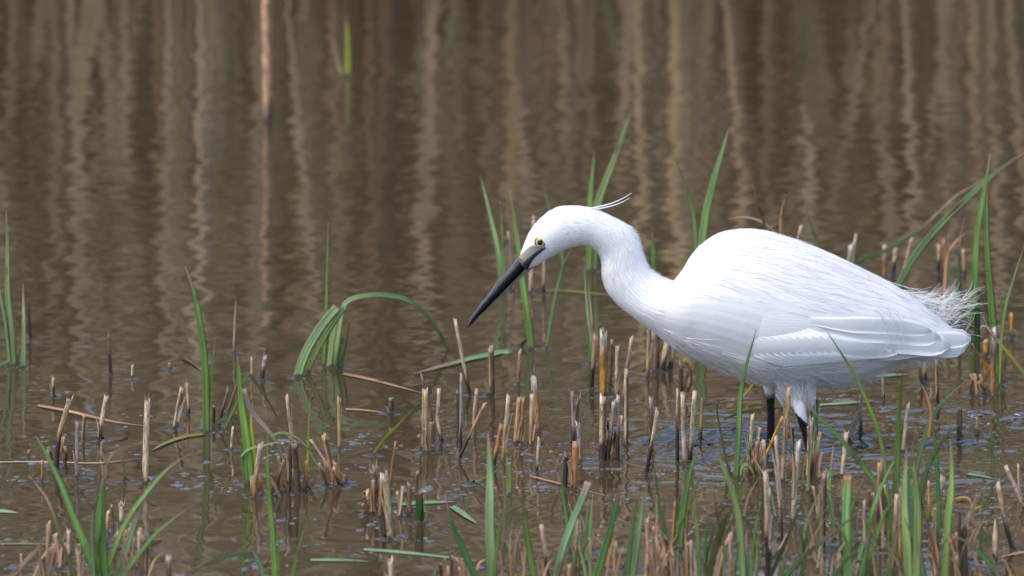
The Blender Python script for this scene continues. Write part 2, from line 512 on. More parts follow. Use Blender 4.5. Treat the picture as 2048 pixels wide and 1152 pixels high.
def tuft(label, blades, cat='sedge', name='sedge_tuft', group='green sedge tufts growing in the pond', base=None, Y=None):
    """blades: (pixel points base first, width px, colour, options)"""
    b0 = blades[0][0][0]
    g0 = ground(*(base or b0)) if Y is None else at(*(base or b0), Y)
    g0 = Vector((g0.x, g0.y, 0))
    root = empty(name, g0)
    tag(root, label, cat, group)
    for bi, (pts, w, c, *opt) in enumerate(blades):
        op = dict(opt[0]) if opt else {}
        pts = [tuple(p) for p in pts]
        emerge = op.pop('emerge', True)
        if pts[0][1] >= 1140:
            (x0, y0), (x1, y1) = pts[0], pts[1]
            k = (1190 - y0) / max(20, (y0 - y1)); pts[0] = (x0 + (x0 - x1) * min(k, 1.0), 1190)
        Yb = op.pop('Y', None)
        if Yb is None: Yb = g0.y if Y is not None else ground(*pts[0]).y
        if not emerge: Yb = g0.y
        seed = int(pts[0][0] * 13 + pts[-1][1] * 7 + bi)
        rnd = random.Random(seed)
        lean = op.pop('lean', rnd.uniform(-0.25, 0.25)); yend = op.pop('Yend', None)
        L = sum(math.dist(a, b) for a, b in zip(pts[:-1], pts[1:])) * mpp(Yb)
        if yend is not None: lean = (yend - Yb) / L
        p3 = []; acc = 0
        for i, p in enumerate(pts):
            if i: acc += math.dist(p, pts[i - 1]) * mpp(Yb)
            p3.append(tuple(at(p[0], p[1], Yb + lean * acc * (0.3 + 0.7 * acc / L))))
        if emerge:
            d = (Vector(p3[0]) - Vector(p3[1])).normalized()
            if d.z > -0.3: d = Vector((d.x, d.y, -0.5)).normalized()
            menisci.append((p3[0][0], p3[0][1], w * mpp(Yb) * 0.42))
            p3 = [tuple(Vector(p3[0]) + d * 0.03)] + p3
        k1, k2 = rnd.uniform(0.85, 1.2), rnd.uniform(-0.12, 0.30)
        tint = (c[0] * k1 * (1 + k2), c[1] * k1 * (1 + 0.2 * k2), c[2] * k1 * (1 - 0.5 * k2))
        op.setdefault('yaw', rnd.uniform(-0.5, 0.5))
        op.setdefault('tipf', rnd.uniform(0.03, 0.14))
        V, F, C, S = blade_mesh(p3, max(w, 6.5) * mpp(Yb) * 0.98, tint, seed=seed, **op)
        mk('blade', [v - g0 for v in V], F, M_LEAF, C, S, parent=root)
    return root
def floater(label, pts, w_m, c, tipc=TIPB, cat='floating leaf', name='floating_leaf', z=0.0009, cut=False, tipf=0.3):
    p3 = [tuple(ground(px, py, z)) for px, py in pts]
    g0 = Vector(p3[0]); g0.z = 0
    seed = int(pts[0][0] * 3 + pts[0][1]); w_m *= 0.65
    V, F, C, S = blade_mesh(p3, w_m, c, tipc=tipc, tipf=tipf, up=(0, -0.30, 1), fold=0.22, seed=seed, cut=cut)
    o = mk(name, [v - g0 for v in V], F, M_LEAF, C, S, loc=g0)
    tag(o, label, cat, 'leaves and straws lying on the water')
    return o

# ------------------------------------------------------------------ the egret
def feather_mat(name, c, rough=0.75, bump=0.0007, legs=False):
    m, nt, b = new_mat(name)
    L = nt.links.new
    sa = N(nt, 'ShaderNodeAttribute', attribute_name='st')
    mp = N(nt, 'ShaderNodeMapping'); mp.inputs['Scale'].default_value = (9, 70, 1)
    L(sa.outputs['Vector'], mp.inputs['Vector'])
    ns = N(nt, 'ShaderNodeTexNoise', noise_dimensions='2D'); ns.inputs['Scale'].default_value = 1.0; ns.inputs['Detail'].default_value = 3
    ns.inputs['Distortion'].default_value = 0.6
    L(mp.outputs[0], ns.inputs['Vector'])
    bp = N(nt, 'ShaderNodeBump'); bp.inputs['Distance'].default_value = bump; bp.inputs['Strength'].default_value = 0.5
    L(ns.outputs['Fac'], bp.inputs['Height']); L(bp.outputs[0], b.inputs['Normal'])
    b.inputs['Roughness'].default_value = rough
    b.inputs['Specular IOR Level'].default_value = 0.2
    b.inputs['Base Color'].default_value = (*c, 1)
    if legs:
        ca = N(nt, 'ShaderNodeAttribute', attribute_name='col')
        L(ca.outputs['Color'], b.inputs['Base Color'])
        # wet gloss on the bare black legs only
        sep = N(nt, 'ShaderNodeSeparateColor'); L(ca.outputs['Color'], sep.inputs[0])
        mr = N(nt, 'ShaderNodeMapRange'); mr.inputs['From Max'].default_value = 0.5
        mr.inputs['To Min'].default_value = 0.28; mr.inputs['To Max'].default_value = rough
        L(sep.outputs[0], mr.inputs['Value']); L(mr.outputs[0], b.inputs['Roughness'])
    return m
WHITE = (0.84, 0.835, 0.845)
M_BODY = feather_mat('white_plumage', WHITE, legs=True)
M_FEATH = feather_mat('white_feather', (0.84, 0.835, 0.845), bump=0.0007)
M_HAIR = plain('white_plume', (0.88, 0.875, 0.88), 0.7)
M_BILL = streaky('bill_horn', 5, 6, 0.55, 1.4, 0.24, 0.0006)
M_LORE = streaky('lore_skin', 60, 60, 0.6, 1.3, 0.5, 0.0006)
M_IRIS = plain('iris_yellow', (0.60, 0.42, 0.10), 0.12)
M_PUPIL = plain('pupil_black', (0.004, 0.004, 0.004), 0.05)
M_RIM = plain('eye_rim', (0.10, 0.10, 0.09), 0.4)

YB = 0.0
gb = ground(1580, 896)
egret = empty('egret', Vector((gb.x, 0, 0)))
tag(egret, 'white egret wading with neck bent low and black bill pointing at the water', 'bird')
E0 = Vector((gb.x, 0, 0))
SEC = [ # dorsal x,y  ventral x,y  half width mm
 (1038,512, 1058,541, 7.0), (1049,487, 1078,528, 10.5), (1060,463, 1097,516, 13), (1078,440, 1115,506, 15), (1098,423, 1130,499, 16), (1118,414, 1142,494.5, 16), (1138,412, 1152,492, 16),
 (1162,413, 1163,490, 15.5), (1180,416, 1172,490.5, 15), (1197,421, 1180,493, 14.5), (1217,430, 1187,497, 14.5), (1234,438, 1193,502, 14.5), (1248,445, 1197,508, 14.5), (1261,454, 1200.5,515, 14.5),
 (1271,467, 1202.5,524, 14.5), (1278,482, 1203,535, 15), (1283,504, 1203,549, 15.5), (1290,524, 1206,562, 16), (1300,540, 1211,576, 17), (1314,550, 1219,589, 18), (1328,558, 1228,600, 19.5),
 (1342,564, 1242,614, 22), (1352,564, 1258,627, 25), (1361,556, 1278,642, 29), (1372,535, 1302,659, 34), (1386,511, 1325,675, 39), (1404,491, 1350,690, 44), (1428,473, 1378,703, 48), (1457,463, 1408,716, 52),
 (1494,459.5, 1442,730, 55), (1534,464, 1480,744, 57), (1578,477, 1520,758, 57), (1629,495, 1575,760, 55), (1676,515, 1640,756, 50), (1720,537, 1700,751, 44), (1771,562, 1755,735, 36), (1810,585, 1800,712, 28),
 (1850,614, 1845,706, 20), (1880,638, 1878,700, 14), (1908,658, 1905,700, 8), (1925,672, 1922,698, 3)]
NS = 220
ST = catmull(SEC, NS)
NP = 40
def sec_point(f, phi, extra=0.0):
    """point on the skin: f = section index (float), phi = 0 at the back line, pi/2 on the camera side, pi at the belly line"""
    i = int(min(max(f, 0), NS - 1.001)); t = f - i
    q = ST[i] * (1 - t) + ST[i + 1] * t
    c, s = math.cos(phi), math.sin(phi)
    mx, my = (q[0] + q[2]) / 2, (q[1] + q[3]) / 2
    hx, hy = (q[0] - q[2]) / 2, (q[1] - q[3]) / 2
    p = at(mx + hx * c, my + hy * c, YB)
    nrm = Vector((hx * c * mpp(0), 0, -hy * c * mpp(0)))
    hl = math.hypot(hx, hy) * mpp(0)
    n2 = Vector((hx / math.hypot(hx, hy) * c * q[4] * .001, -s * hl, -hy / math.hypot(hx, hy) * c * q[4] * .001))
    n2.normalize()
    return p + Vector((0, -q[4] * 0.001 * s, 0)) + n2 * extra, n2
def depth(x, y, flat=2.0):
    """half depth of the trunk (m) at a pixel; flat > 2 makes it slab-sided towards the belly"""
    mx, my = (ST[:, 0] + ST[:, 2]) / 2, (ST[:, 1] + ST[:, 3]) / 2
    hx, hy = (ST[:, 0] - ST[:, 2]) / 2, (ST[:, 1] - ST[:, 3]) / 2
    h2 = hx * hx + hy * hy
    c = ((x - mx) * hx + (y - my) * hy) / h2
    dd = np.abs((x - mx) * hy - (y - my) * hx) / np.sqrt(h2) + 40 * np.clip(np.abs(c) - 1, 0, None)
    i = int(np.argmin(dd)); ci = c[i]
    if ci < 0: k = max(0.0, 1 - abs(ci) ** flat) ** 0.5
    else: k = max(0.0, 1 - ci * ci) ** 0.5
    return ST[i, 4] * 0.001 * k
def build_body():
    V, F, = [], []
    flow = []
    arc = 0.0; prev = None
    for i in range(NS):
        ring_c = at((ST[i, 0] + ST[i, 2]) / 2, (ST[i, 1] + ST[i, 3]) / 2, YB)
        if prev is not None: arc += (ring_c - prev).length
        prev = ring_c
        for k in range(NP):
            phi = 2 * math.pi * k / NP
            p, _ = sec_point(i, phi)
            V.append(p); a = phi if phi <= math.pi else 2 * math.pi - phi
            flow.append((arc * 10, a))
        if i:
            b = (i - 1) * NP
            for k in range(NP):
                F.append((b + k, b + (k + 1) % NP, b + NP + (k + 1) % NP, b + NP + k))
    F.append(tuple(range(NP))[::-1]); F.append(tuple((NS - 1) * NP + k for k in range(NP)))
    nflow = len(V)
    kd = KDTree(nflow)
    for i, v in enumerate(V): kd.insert(v, i)
    kd.balance()
    def tube(pts, sides=18):
        b = len(V); P = catmull(pts, 22)
        for i in range(len(P)):
            q = P[i]; T = Vector(P[min(i + 1, len(P) - 1)][:3] - P[max(i - 1, 0)][:3]).normalized()
            u = T.cross(Vector((0, 1, 0))).normalized(); v = T.cross(u)
            for k in range(sides):
                a = 2 * math.pi * k / sides
                V.append(Vector(q[:3]) + (u * math.cos(a) + v * math.sin(a)) * q[3])
            if i:
                for k in range(sides):
                    F.append((b + (i - 1) * sides + k, b + (i - 1) * sides + (k + 1) % sides, b + i * sides + (k + 1) % sides, b + i * sides + k))
        F.append(tuple(b + k for k in range(sides))[::-1]); F.append(tuple(b + (len(P) - 1) * sides + k for k in range(sides)))
    px = mpp(0)
    yn, yf = -0.026, 0.024
    def pt(x, y, Y, r): return (*at(x, y, Y), r * px)
    tube([pt(1580, 700, yn + .020, 40), pt(1584, 745, yn + .016, 34), pt(1589, 775, yn + .010, 25), pt(1595, 800, yn + .004, 16), pt(1601, 822, yn, 11.5), pt(1606, 846, yn, 9.0), pt(1612, 870, yn, 8), pt(1620, 906, yn, 8.0), pt(1628, 950, yn, 7)])
    tube([pt(1540, 710, yf - .006, 30), pt(1541, 745, yf, 24), pt(1540, 775, yf, 14), pt(1541, 800, yf, 8.8), pt(1542, 832, yf, 8.0), pt(1542, 852, yf, 8.6), pt(1541, 890, yf, 7.6), pt(1541, 930, yf, 7)])
    n1 = ground(1619.5, 905); n2 = ground(1541, 888)
    menisci.append((n1.x, n1.y, .0042)); menisci.append((n2.x, n2.y, .0045))
    me = bpy.data.meshes.new('tmp'); me.from_pydata([tuple(v) for v in V], [], F)
    to = bpy.data.objects.new('tmp', me); col.objects.link(to)
    md = to.modifiers.new('r', 'REMESH'); md.mode = 'VOXEL'; md.voxel_size = 0.0013; md.use_smooth_shade = True
    ms = to.modifiers.new('s', 'SMOOTH'); ms.factor = 0.5; ms.iterations = 4
    dg = bpy.context.evaluated_depsgraph_get()
    nm = bpy.data.meshes.new_from_object(to.evaluated_get(dg))
    bpy.data.objects.remove(to); bpy.data.meshes.remove(me)
    nm.name = 'body'
    nv = len(nm.vertices)
    co = np.empty(nv * 3, np.float32); nm.vertices.foreach_get('co', co); co = co.reshape(-1, 3)
    cols = np.ones((nv, 4), np.float32); cols[:, :3] = WHITE
    st = np.zeros((nv, 2), np.float32)
    xl, xr = at(1575, 840, yn).x, at(1650, 840, yn).x
    za = at(1600, 838, yn).z; zb = at(1541, 797, yf).z; zc = at(1541, 779, yf).z
    for i in range(nv):
        v = co[i]
        _, j, _ = kd.find(v); st[i] = flow[j]
        if v[1] < 0:
            if xl < v[0] < xr and v[2] < za + (v[0] - at(1606, 840, yn).x) * -0.9: cols[i, :3] = (0.012, 0.012, 0.014)
        elif v[1] > 0.004 and v[2] < zc + .004 * math.sin(v[0] * 3000) and at(1524, 780, yf).x < v[0] < at(1558, 780, yf).x:
            k = min(1, max(0, (zc - v[2]) / max(1e-5, zc - zb)))
            cols[i, :3] = np.array(WHITE) * (1 - k) * 0.75 + np.array((0.014, 0.014, 0.015)) * k
    nm.attributes.new('col', 'FLOAT_COLOR', 'POINT').data.foreach_set('color', cols.ravel())
    nm.attributes.new('st', 'FLOAT2', 'POINT').data.foreach_set('vector', st.ravel())
    nm.materials.clear(); nm.materials.append(M_BODY)
    nm.polygons.foreach_set('use_smooth', [True] * len(nm.polygons))
    nm.transform(Matrix.Translation(-E0))
    o = bpy.data.objects.new('body', nm); col.objects.link(o); o.parent = egret
build_body()

def loft(name, rows, material, cols_fn, parent, sides=14, Y=YB):
    """rows: upper x,y, lower x,y, half width m; closed ellipse loft"""
    Q = catmull(rows, 26); V, F, C, S = [], [], [], []
    for i, q in enumerate(Q):
        mx, my, hx, hy = (q[0] + q[2]) / 2, (q[1] + q[3]) / 2, (q[0] - q[2]) / 2, (q[1] - q[3]) / 2
        for k in range(sides):
            a = 2 * math.pi * k / sides
            p = at(mx + hx * math.cos(a), my + hy * math.cos(a), Y) + Vector((0, -q[4] * math.sin(a), 0))
            V.append(p - E0); C.append(cols_fn(i / 25, a)); S.append((i / 25 * 3, abs(math.sin(a / 2))))
        if i:
            b = (i - 1) * sides
            for k in range(sides): F.append((b + k, b + (k + 1) % sides, b + sides + (k + 1) % sides, b + sides + k))
    F.append(tuple(range(sides))[::-1]); F.append(tuple(25 * sides + k for k in range(sides)))
    return mk(name, V, F, material, C, S, parent=parent)
bill = empty('bill', Vector((0, 0, 0))); bill.parent = egret
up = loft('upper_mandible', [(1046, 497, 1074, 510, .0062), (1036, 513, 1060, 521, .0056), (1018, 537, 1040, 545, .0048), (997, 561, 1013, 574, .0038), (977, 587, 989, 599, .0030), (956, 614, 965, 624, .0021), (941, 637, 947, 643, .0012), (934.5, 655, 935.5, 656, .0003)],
     M_BILL, lambda t, a: lerp((0.010, 0.010, 0.013), (0.12, 0.115, 0.14), max(0, math.cos(a) - .25) * 1.1), bill)  # paler towards the ridge: its highlight is put into the colour
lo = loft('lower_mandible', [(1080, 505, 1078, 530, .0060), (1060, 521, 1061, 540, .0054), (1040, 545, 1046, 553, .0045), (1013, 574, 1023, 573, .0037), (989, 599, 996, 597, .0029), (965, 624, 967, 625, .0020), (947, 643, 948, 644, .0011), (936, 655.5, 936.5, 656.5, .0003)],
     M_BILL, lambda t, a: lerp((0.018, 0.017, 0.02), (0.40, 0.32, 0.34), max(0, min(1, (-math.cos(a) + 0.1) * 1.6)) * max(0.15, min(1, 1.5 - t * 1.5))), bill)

def patch(name, poly_rows, off, material, cfn, parent, nu=14, nv=8, dome=0.0, depthf=depth, sign=1):
    """solid patch hugging the bird's side; rows = list of (x0,y0,x1,y1) edges interpolated along u"""
    Q = catmull(poly_rows, nu); V, F, C, S = [], [], [], []
    for lay in (0, 1):
        for i in range(nu):
            for j in range(nv):
                v = j / (nv - 1); x = Q[i, 0] * (1 - v) + Q[i, 2] * v; y = Q[i, 1] * (1 - v) + Q[i, 3] * v
                u = i / (nu - 1)
                d = depthf(x, y) + off + dome * math.sin(math.pi * v) * math.sin(math.pi * min(1, max(0, u))) - (0.0012 if lay else 0)
                V.append(at(x, y, YB - sign * d) - E0); C.append(cfn(u, v)); S.append((u * 2, v * 1.2))
    n = nu * nv
    for i in range(nu - 1):
        for j in range(nv - 1):
            a = i * nv + j
            F.append((a, a + 1, a + nv + 1, a + nv)); F.append((n + a, n + a + nv, n + a + nv + 1, n + a + 1))
    for i in range(nu - 1):
        for j in (0, nv - 1):
            a = i * nv + j; F.append((a, a + nv, n + a + nv, n + a))
    for j in range(nv - 1):
        for i in (0, nu - 1):
            a = i * nv + j; F.append((a, a + 1, n + a + 1, n + a))
    return mk(name, V, F, material, C, S, parent=parent)
def lore_col(u, v):
    c = (0.33, 0.34, 0.34)
    if 0.08 < u < 0.36 and v < 0.45: c = lerp((0.50, 0.29, 0.09), c, abs(u - .2) / .16)
    if u < .12: c = (0.10, 0.10, 0.11)
    if v > 0.72: c = lerp(c, (0.03, 0.03, 0.035), 0.9)
    if 0.5 < u < 0.8 and v < .6: c = lerp(c, (0.30, 0.30, 0.24), .6)
    return c
patch('lore', [(1033, 518, 1050, 535), (1041, 510, 1056, 526), (1051, 500, 1066, 515), (1064, 491, 1076, 506), (1074, 491, 1084, 499), (1088, 492, 1092, 496)], 0.0014, M_LORE, lore_col, egret)
patch('gape', [(1042, 530, 1055, 541), (1052, 520, 1060, 530), (1062, 512, 1067, 518.5), (1076, 502.5, 1079, 507), (1090, 494, 1091.5, 496)], 0.0021, M_LORE, lambda u, v: (0.02, 0.02, 0.022), egret, nv=5)
ex, ey = 1080.5, 484.5
ed = depth(ex, ey)
eye = empty('eye', Vector((0, 0, 0))); eye.parent = egret
def disc(name, r_px, d0, bulge, material, inner=0.0):
    V, F = [], []; sides, rings_ = 28, 6
    c = at(ex, ey, YB - ed); m = mpp(0); r = r_px * m
    nrm = Vector((-0.16, -1, 0.16)).normalized(); u = Vector((1, -0.16, 0)).normalized(); v = nrm.cross(u)
    for i in range(rings_ + 1):
        k = inner + (1 - inner) * i / rings_
        for s in range(sides):
            a = 2 * math.pi * s / sides
            V.append(c + (u * math.cos(a) + v * math.sin(a)) * r * k + nrm * (d0 + bulge * (1 - k * k)) - E0)
    for s in range(sides):      # skirt down into the head
        V.append(V[rings_ * sides + s] - nrm * 0.004)
    for i in range(rings_ + 1):
        for s in range(sides): F.append((i * sides + s, i * sides + (s + 1) % sides, (i + 1) * sides + (s + 1) % sides, (i + 1) * sides + s))
    if inner == 0: F = [f for f in F]
    return mk(name, V, F, material, parent=eye)
disc('eye_rim', 12.2, -0.0008, 0.0012, M_RIM)
disc('eye_outline', 10.2, -0.0001, 0.0013, M_PUPIL)
disc('iris', 9.0, 0.0002, 0.0014, M_IRIS)
disc('pupil', 5.9, 0.0010, 0.0010, M_PUPIL)

# ---- wings: coverts and flight feathers, each a shell of its own
def _wing_raw(x, y):
    d = depth(x, y, 2.0 + 3.0 * min(1, max(0, (x - 1440) / 130)))
    t = (x - 1780) / 165.0
    if t > 0: d = max(d, 0.030 * (1 - min(1, t)) + 0.006 * min(1, t))
    elif x > 1700: d = max(d, 0.030)
    q = min(1, max(0, (1540 - x) / 100.0))
    return d - 0.008 * q * q * (3 - 2 * q)
WX0, WY0, WSTEP = 1380, 520, 4
_WM = np.array([[_wing_raw(WX0 + WSTEP * i, WY0 + WSTEP * j) for i in range(150)] for j in range(60)])
for _ in range(8):               # a folded wing is smoother than the trunk under it
    _p = np.pad(_WM, 1, mode='edge')
    _WM = (_p[:-2, 1:-1] + _p[2:, 1:-1] + _p[1:-1, :-2] + _p[1:-1, 2:] + 2 * _p[1:-1, 1:-1]) / 6
def wing_depth(x, y):
    u = min(max((x - WX0) / WSTEP, 0), 148.99); v = min(max((y - WY0) / WSTEP, 0), 58.99)
    i, j = int(u), int(v); a, b = u - i, v - j
    return float((_WM[j, i] * (1 - a) + _WM[j, i + 1] * a) * (1 - b) + (_WM[j + 1, i] * (1 - a) + _WM[j + 1, i + 1] * a) * b)
def feather(path, w, off, parent, sign=1, tip=0.14, n=18, root=0.1, lift=0.0):
    P = catmull(path, n); us = (-1, -.6, -.2, .2, .6, 1); nu = len(us)
    V, F, C, S = [], [], [], []
    for lay in (0, 1):
        for i in range(n):
            t = i / (n - 1)
            T = P[min(i + 1, n - 1)] - P[max(i - 1, 0)]; T = T / (np.linalg.norm(T) + 1e-9); nn = np.array((-T[1], T[0]))
            ww = w * 0.5 * min(1, root + 2.0 * t)
            if t > 1 - tip: ww *= max(0.02, 1 - ((t - 1 + tip) / tip) ** 2) ** 0.5
            for u in us:
                x, y = P[i] + nn * u * ww
                dd = wing_depth(x, y) + off + 0.0005 * (1 - u * u) - (max(off, 0) + 0.0050) * max(0, 1 - t * 1.9) ** 1.5 + lift * t - (0.0005 if lay else 0)
                V.append(at(x, y, YB - sign * dd) - E0); S.append((t * 3, u * 2 + t * 3)); C.append(WHITE)
    m = n * nu
    for i in range(n - 1):
        for j in range(nu - 1):
            a = i * nu + j
            F.append((a, a + 1, a + nu + 1, a + nu)); F.append((m + a, m + a + nu, m + a + nu + 1, m + a + 1))
        for j in (0, nu - 1):
            a = i * nu + j; F.append((a, a + nu, m + a + nu, m + a))
    for i in (0, n - 1):
        for j in range(nu - 1):
            a = i * nu + j; F.append((a, a + 1, m + a + 1, m + a))
    return mk('feather', V, F, M_FEATH, C, S, parent=parent)
def make_wing(sign):
    dy = 0 if sign > 0 else -6
    def cov(u, v): return WHITE
    w = patch('wing', [(1418, 596, 1428, 640), (1440, 562, 1452, 672), (1480, 562, 1490, 700), (1530, 580, 1530, 722), (1590, 600, 1585, 726), (1650, 608, 1640, 716), (1720, 620, 1700, 712), (1790, 640, 1770, 702), (1830, 660, 1820, 695)],
              -0.0035, M_FEATH, cov, egret, nu=40, nv=24, dome=0.0048, depthf=wing_depth, sign=sign)
    # primaries, lowest first, reaching past the tail
    for k in range(4):
        feather([(1640 + 8 * k, 706 - 4 * k + dy), (1760, 706 - 5 * k + dy), (1850, 697 - 5 * k + dy), (1930 + 4 * k, 700 - 7 * k + dy)], 34, -0.001 + 0.0011 * k, w, sign, tip=.12)
    # secondaries and greater coverts sweeping to the lower edge
    for k in range(12):
        t = k / 11
        feather([(1440 + 120 * t, 648 - 14 * t), (1490 + 140 * t, 686 - 10 * t), (1545 + 160 * t, 711 - 14 * t), (1600 + 205 * t, 722 - 26 * t)], 30 + 8 * t, 0.0002 + 0.00048 * k, w, sign, tip=.16)
    # tertials
    for k, (pp, ww) in enumerate([([(1600, 652), (1720, 676), (1820, 684), (1900, 692)], 50), ([(1580, 640), (1700, 660), (1800, 666), (1880, 676)], 46), ([(1570, 634), (1680, 648), (1780, 652), (1862, 662)], 34)]):
        feather([(x, y + dy) for x, y in pp], ww, 0.0056 + 0.0006 * k, w, sign, tip=.2)
    return w
make_wing(1); make_wing(-1)

# ---- fine plumage: thousands of barbs lying along the feather tracts
class Barbs:
    def __init__(s): s.V, s.F = [], []
    def strand(s, pts, w0, w1):
        b = len(s.V); n = len(pts)
        for i, p in enumerate(pts):
            T = (pts[min(i + 1, n - 1)] - pts[max(i - 1, 0)]).normalized()
            sd_ = T.cross(Vector((0.1, -1, 0.2))).normalized(); up_ = sd_.cross(T)
            r = (w0 + (w1 - w0) * i / (n - 1)) * .5
            s.V.extend([p + sd_ * r - E0, p - sd_ * r - E0, p + up_ * r - E0])
            if i:
                a = b + 3 * (i - 1)
                for j in range(3): s.F.append((a + j, a + (j + 1) % 3, a + 3 + (j + 1) % 3, a + 3 + j))
    def build(s, name, kind='stuff', mat=None):
        o = mk(name, s.V, s.F, mat or M_HAIR, parent=egret); 
        if kind: o['kind'] = kind
        return o
rb = random.Random(11)
def body_strand(B, f, phi, length_secs, lift, w, drop=0.0, wob=0.05):
    pts = []
    dphi = rb.gauss(0, wob)
    for k in range(5):
        t = k / 4
        p, n = sec_point(min(f + length_secs * t, NS - 2), phi + dphi * t, 0.0002 + lift * t ** 1.6 - (0.001 if k == 0 else 0))
        p.z -= drop * t * t
        pts.append(p)
    B.strand(pts, w, w * .15)
B = Barbs()
for i in range(4200):
    f = rb.uniform(3, 205)
    phi = rb.uniform(0.03, math.pi - .03) if rb.random() < .85 else rb.uniform(-.5, 0.03)
    head = f < 75
    if f > 110 and 1.3 < phi < 2.55 and f < 200: continue          # under the wing
    if 3 < f < 24 and 1.0 < phi < 2.0: continue                    # round the eye
    body_strand(B, f, phi, 2.5 if head else 5, rb.uniform(.00005, .0003 if head else .0006), rb.uniform(.00025, .00045))
B.build('contour_plumage')
B = Barbs()                      # ragged hind neck
for i in range(260):
    f = rb.uniform(62, 122); body_strand(B, f, rb.gauss(0, .25), rb.uniform(2, 4), rb.uniform(.001, .0032), .0007)
B.build('hind_neck_plumage')
B = Barbs()                      # breast plumes hanging back towards the legs
for i in range(900):
    f = rb.uniform(112, 165); phi = rb.uniform(2.35, 3.5)
    body_strand(B, f, phi, rb.uniform(10, 24), rb.uniform(.0005, .005), rb.uniform(.0005, .0009), drop=rb.uniform(0, .003), wob=.12)
B.build('breast_plumes')
B = Barbs()                      # loose belly, thigh and vent fluff
for i in range(3200):
    f = rb.uniform(156, 199); phi = rb.uniform(2.3, 3.7)
    body_strand(B, f, phi, rb.uniform(5, 13), rb.uniform(.001, .011), rb.uniform(.0003, .0006), drop=rb.uniform(0, .006), wob=.3)
for i in range(900):             # trousers
    x = rb.uniform(1550, 1632); y = rb.uniform(735, 796); Y = -0.016 - rb.uniform(.003, .016)
    p0 = at(x, y, Y); x2 = x + (1600 - x) * .35 + rb.gauss(0, 3); y2 = y + rb.uniform(14, 30)
    p2 = at(x2 + rb.choice((0, 0, 8)), y2, Y + .004); B.strand([p0, (p0 + p2) / 2 + Vector((0, -.001, 0)), p2], .0004, .0002)
B.build('belly_fluff')
B = Barbs()                      # long scapular and back plumes
for i in range(330):
    f = rb.uniform(120, 175); phi = abs(rb.gauss(.6, .5))
    if phi > 1.45: continue
    body_strand(B, f, phi, rb.uniform(14, 30), rb.uniform(.0006, .0022) + .003 * max(0, phi - .8), rb.uniform(.0003, .0005), wob=.16)
B.build('back_plumes')
B = Barbs()                      # aigrettes: wispy plumes with open barbs over the tail
for i in range(30):
    x0, y0 = rb.uniform(1690, 1800), 0
    y0 = 520 + (x0 - 1690) * .56 + rb.uniform(0, 18)
    t = rb.random(); x3, y3 = 1850 + 100 * t + rb.uniform(-14, 8), 588 + 88 * rb.random()
    if t > .75: y3 = rb.uniform(590, 670)
    Y0 = rb.uniform(-.016, .016)
    cur = catmull([(x0, y0), (x0 * .6 + x3 * .4, y0 * .55 + y3 * .45 + 8), (x3 - 22, y3 + 4), (x3, y3 - rb.uniform(0, 12))], 18)
    P = [at(p[0], p[1], YB + Y0) for p in cur]
    B.strand(P, .0005, .0002)
    for k in range(7, 18):
        for s in (-1, 1):
            if rb.random() < .25: continue
            T = (P[min(k + 1, 17)] - P[k - 1]).normalized(); U = Vector((-T.z, 0, T.x)) * s
            if U.z < 0: U *= .7
            L = rb.uniform(.008, .017)
            q = P[k] + T * L * .7 + U * L * .16 + Vector((0, rb.uniform(-.003, .003), 0)); e = P[k] + T * L * 1.2 + U * L * .45
            B.strand([P[k], q, e], .00028, .00016)
for i in range(16):              # fine plumes drooping over the folded wing
    x0 = rb.uniform(1745, 1790); y0 = rb.uniform(610, 640)
    x2 = x0 + rb.uniform(-8, 45); y2 = rb.uniform(680, 716)
    pts = []
    for t in (0, .3, .6, .85, 1):
        x = x0 + (x2 - x0) * t + 16 * math.sin(math.pi * t) - 14 * t * t; y = y0 + (y2 - y0) * t
        pts.append(at(x, y, YB - wing_depth(x, y) - .0085))
    B.strand(pts, .0004, .0002)
B.build('rump_plumes')
for pp in ([(1176, 418), (1200, 413), (1225, 406), (1245, 397), (1263, 386)], [(1180, 420), (1205, 416), (1230, 410), (1247, 403), (1259, 396)]):
    B = Barbs(); P = catmull(pp, 14); B.strand([at(a, b, YB - .002) for a, b in P], .0017, .0004); B.build('head_plume', None)

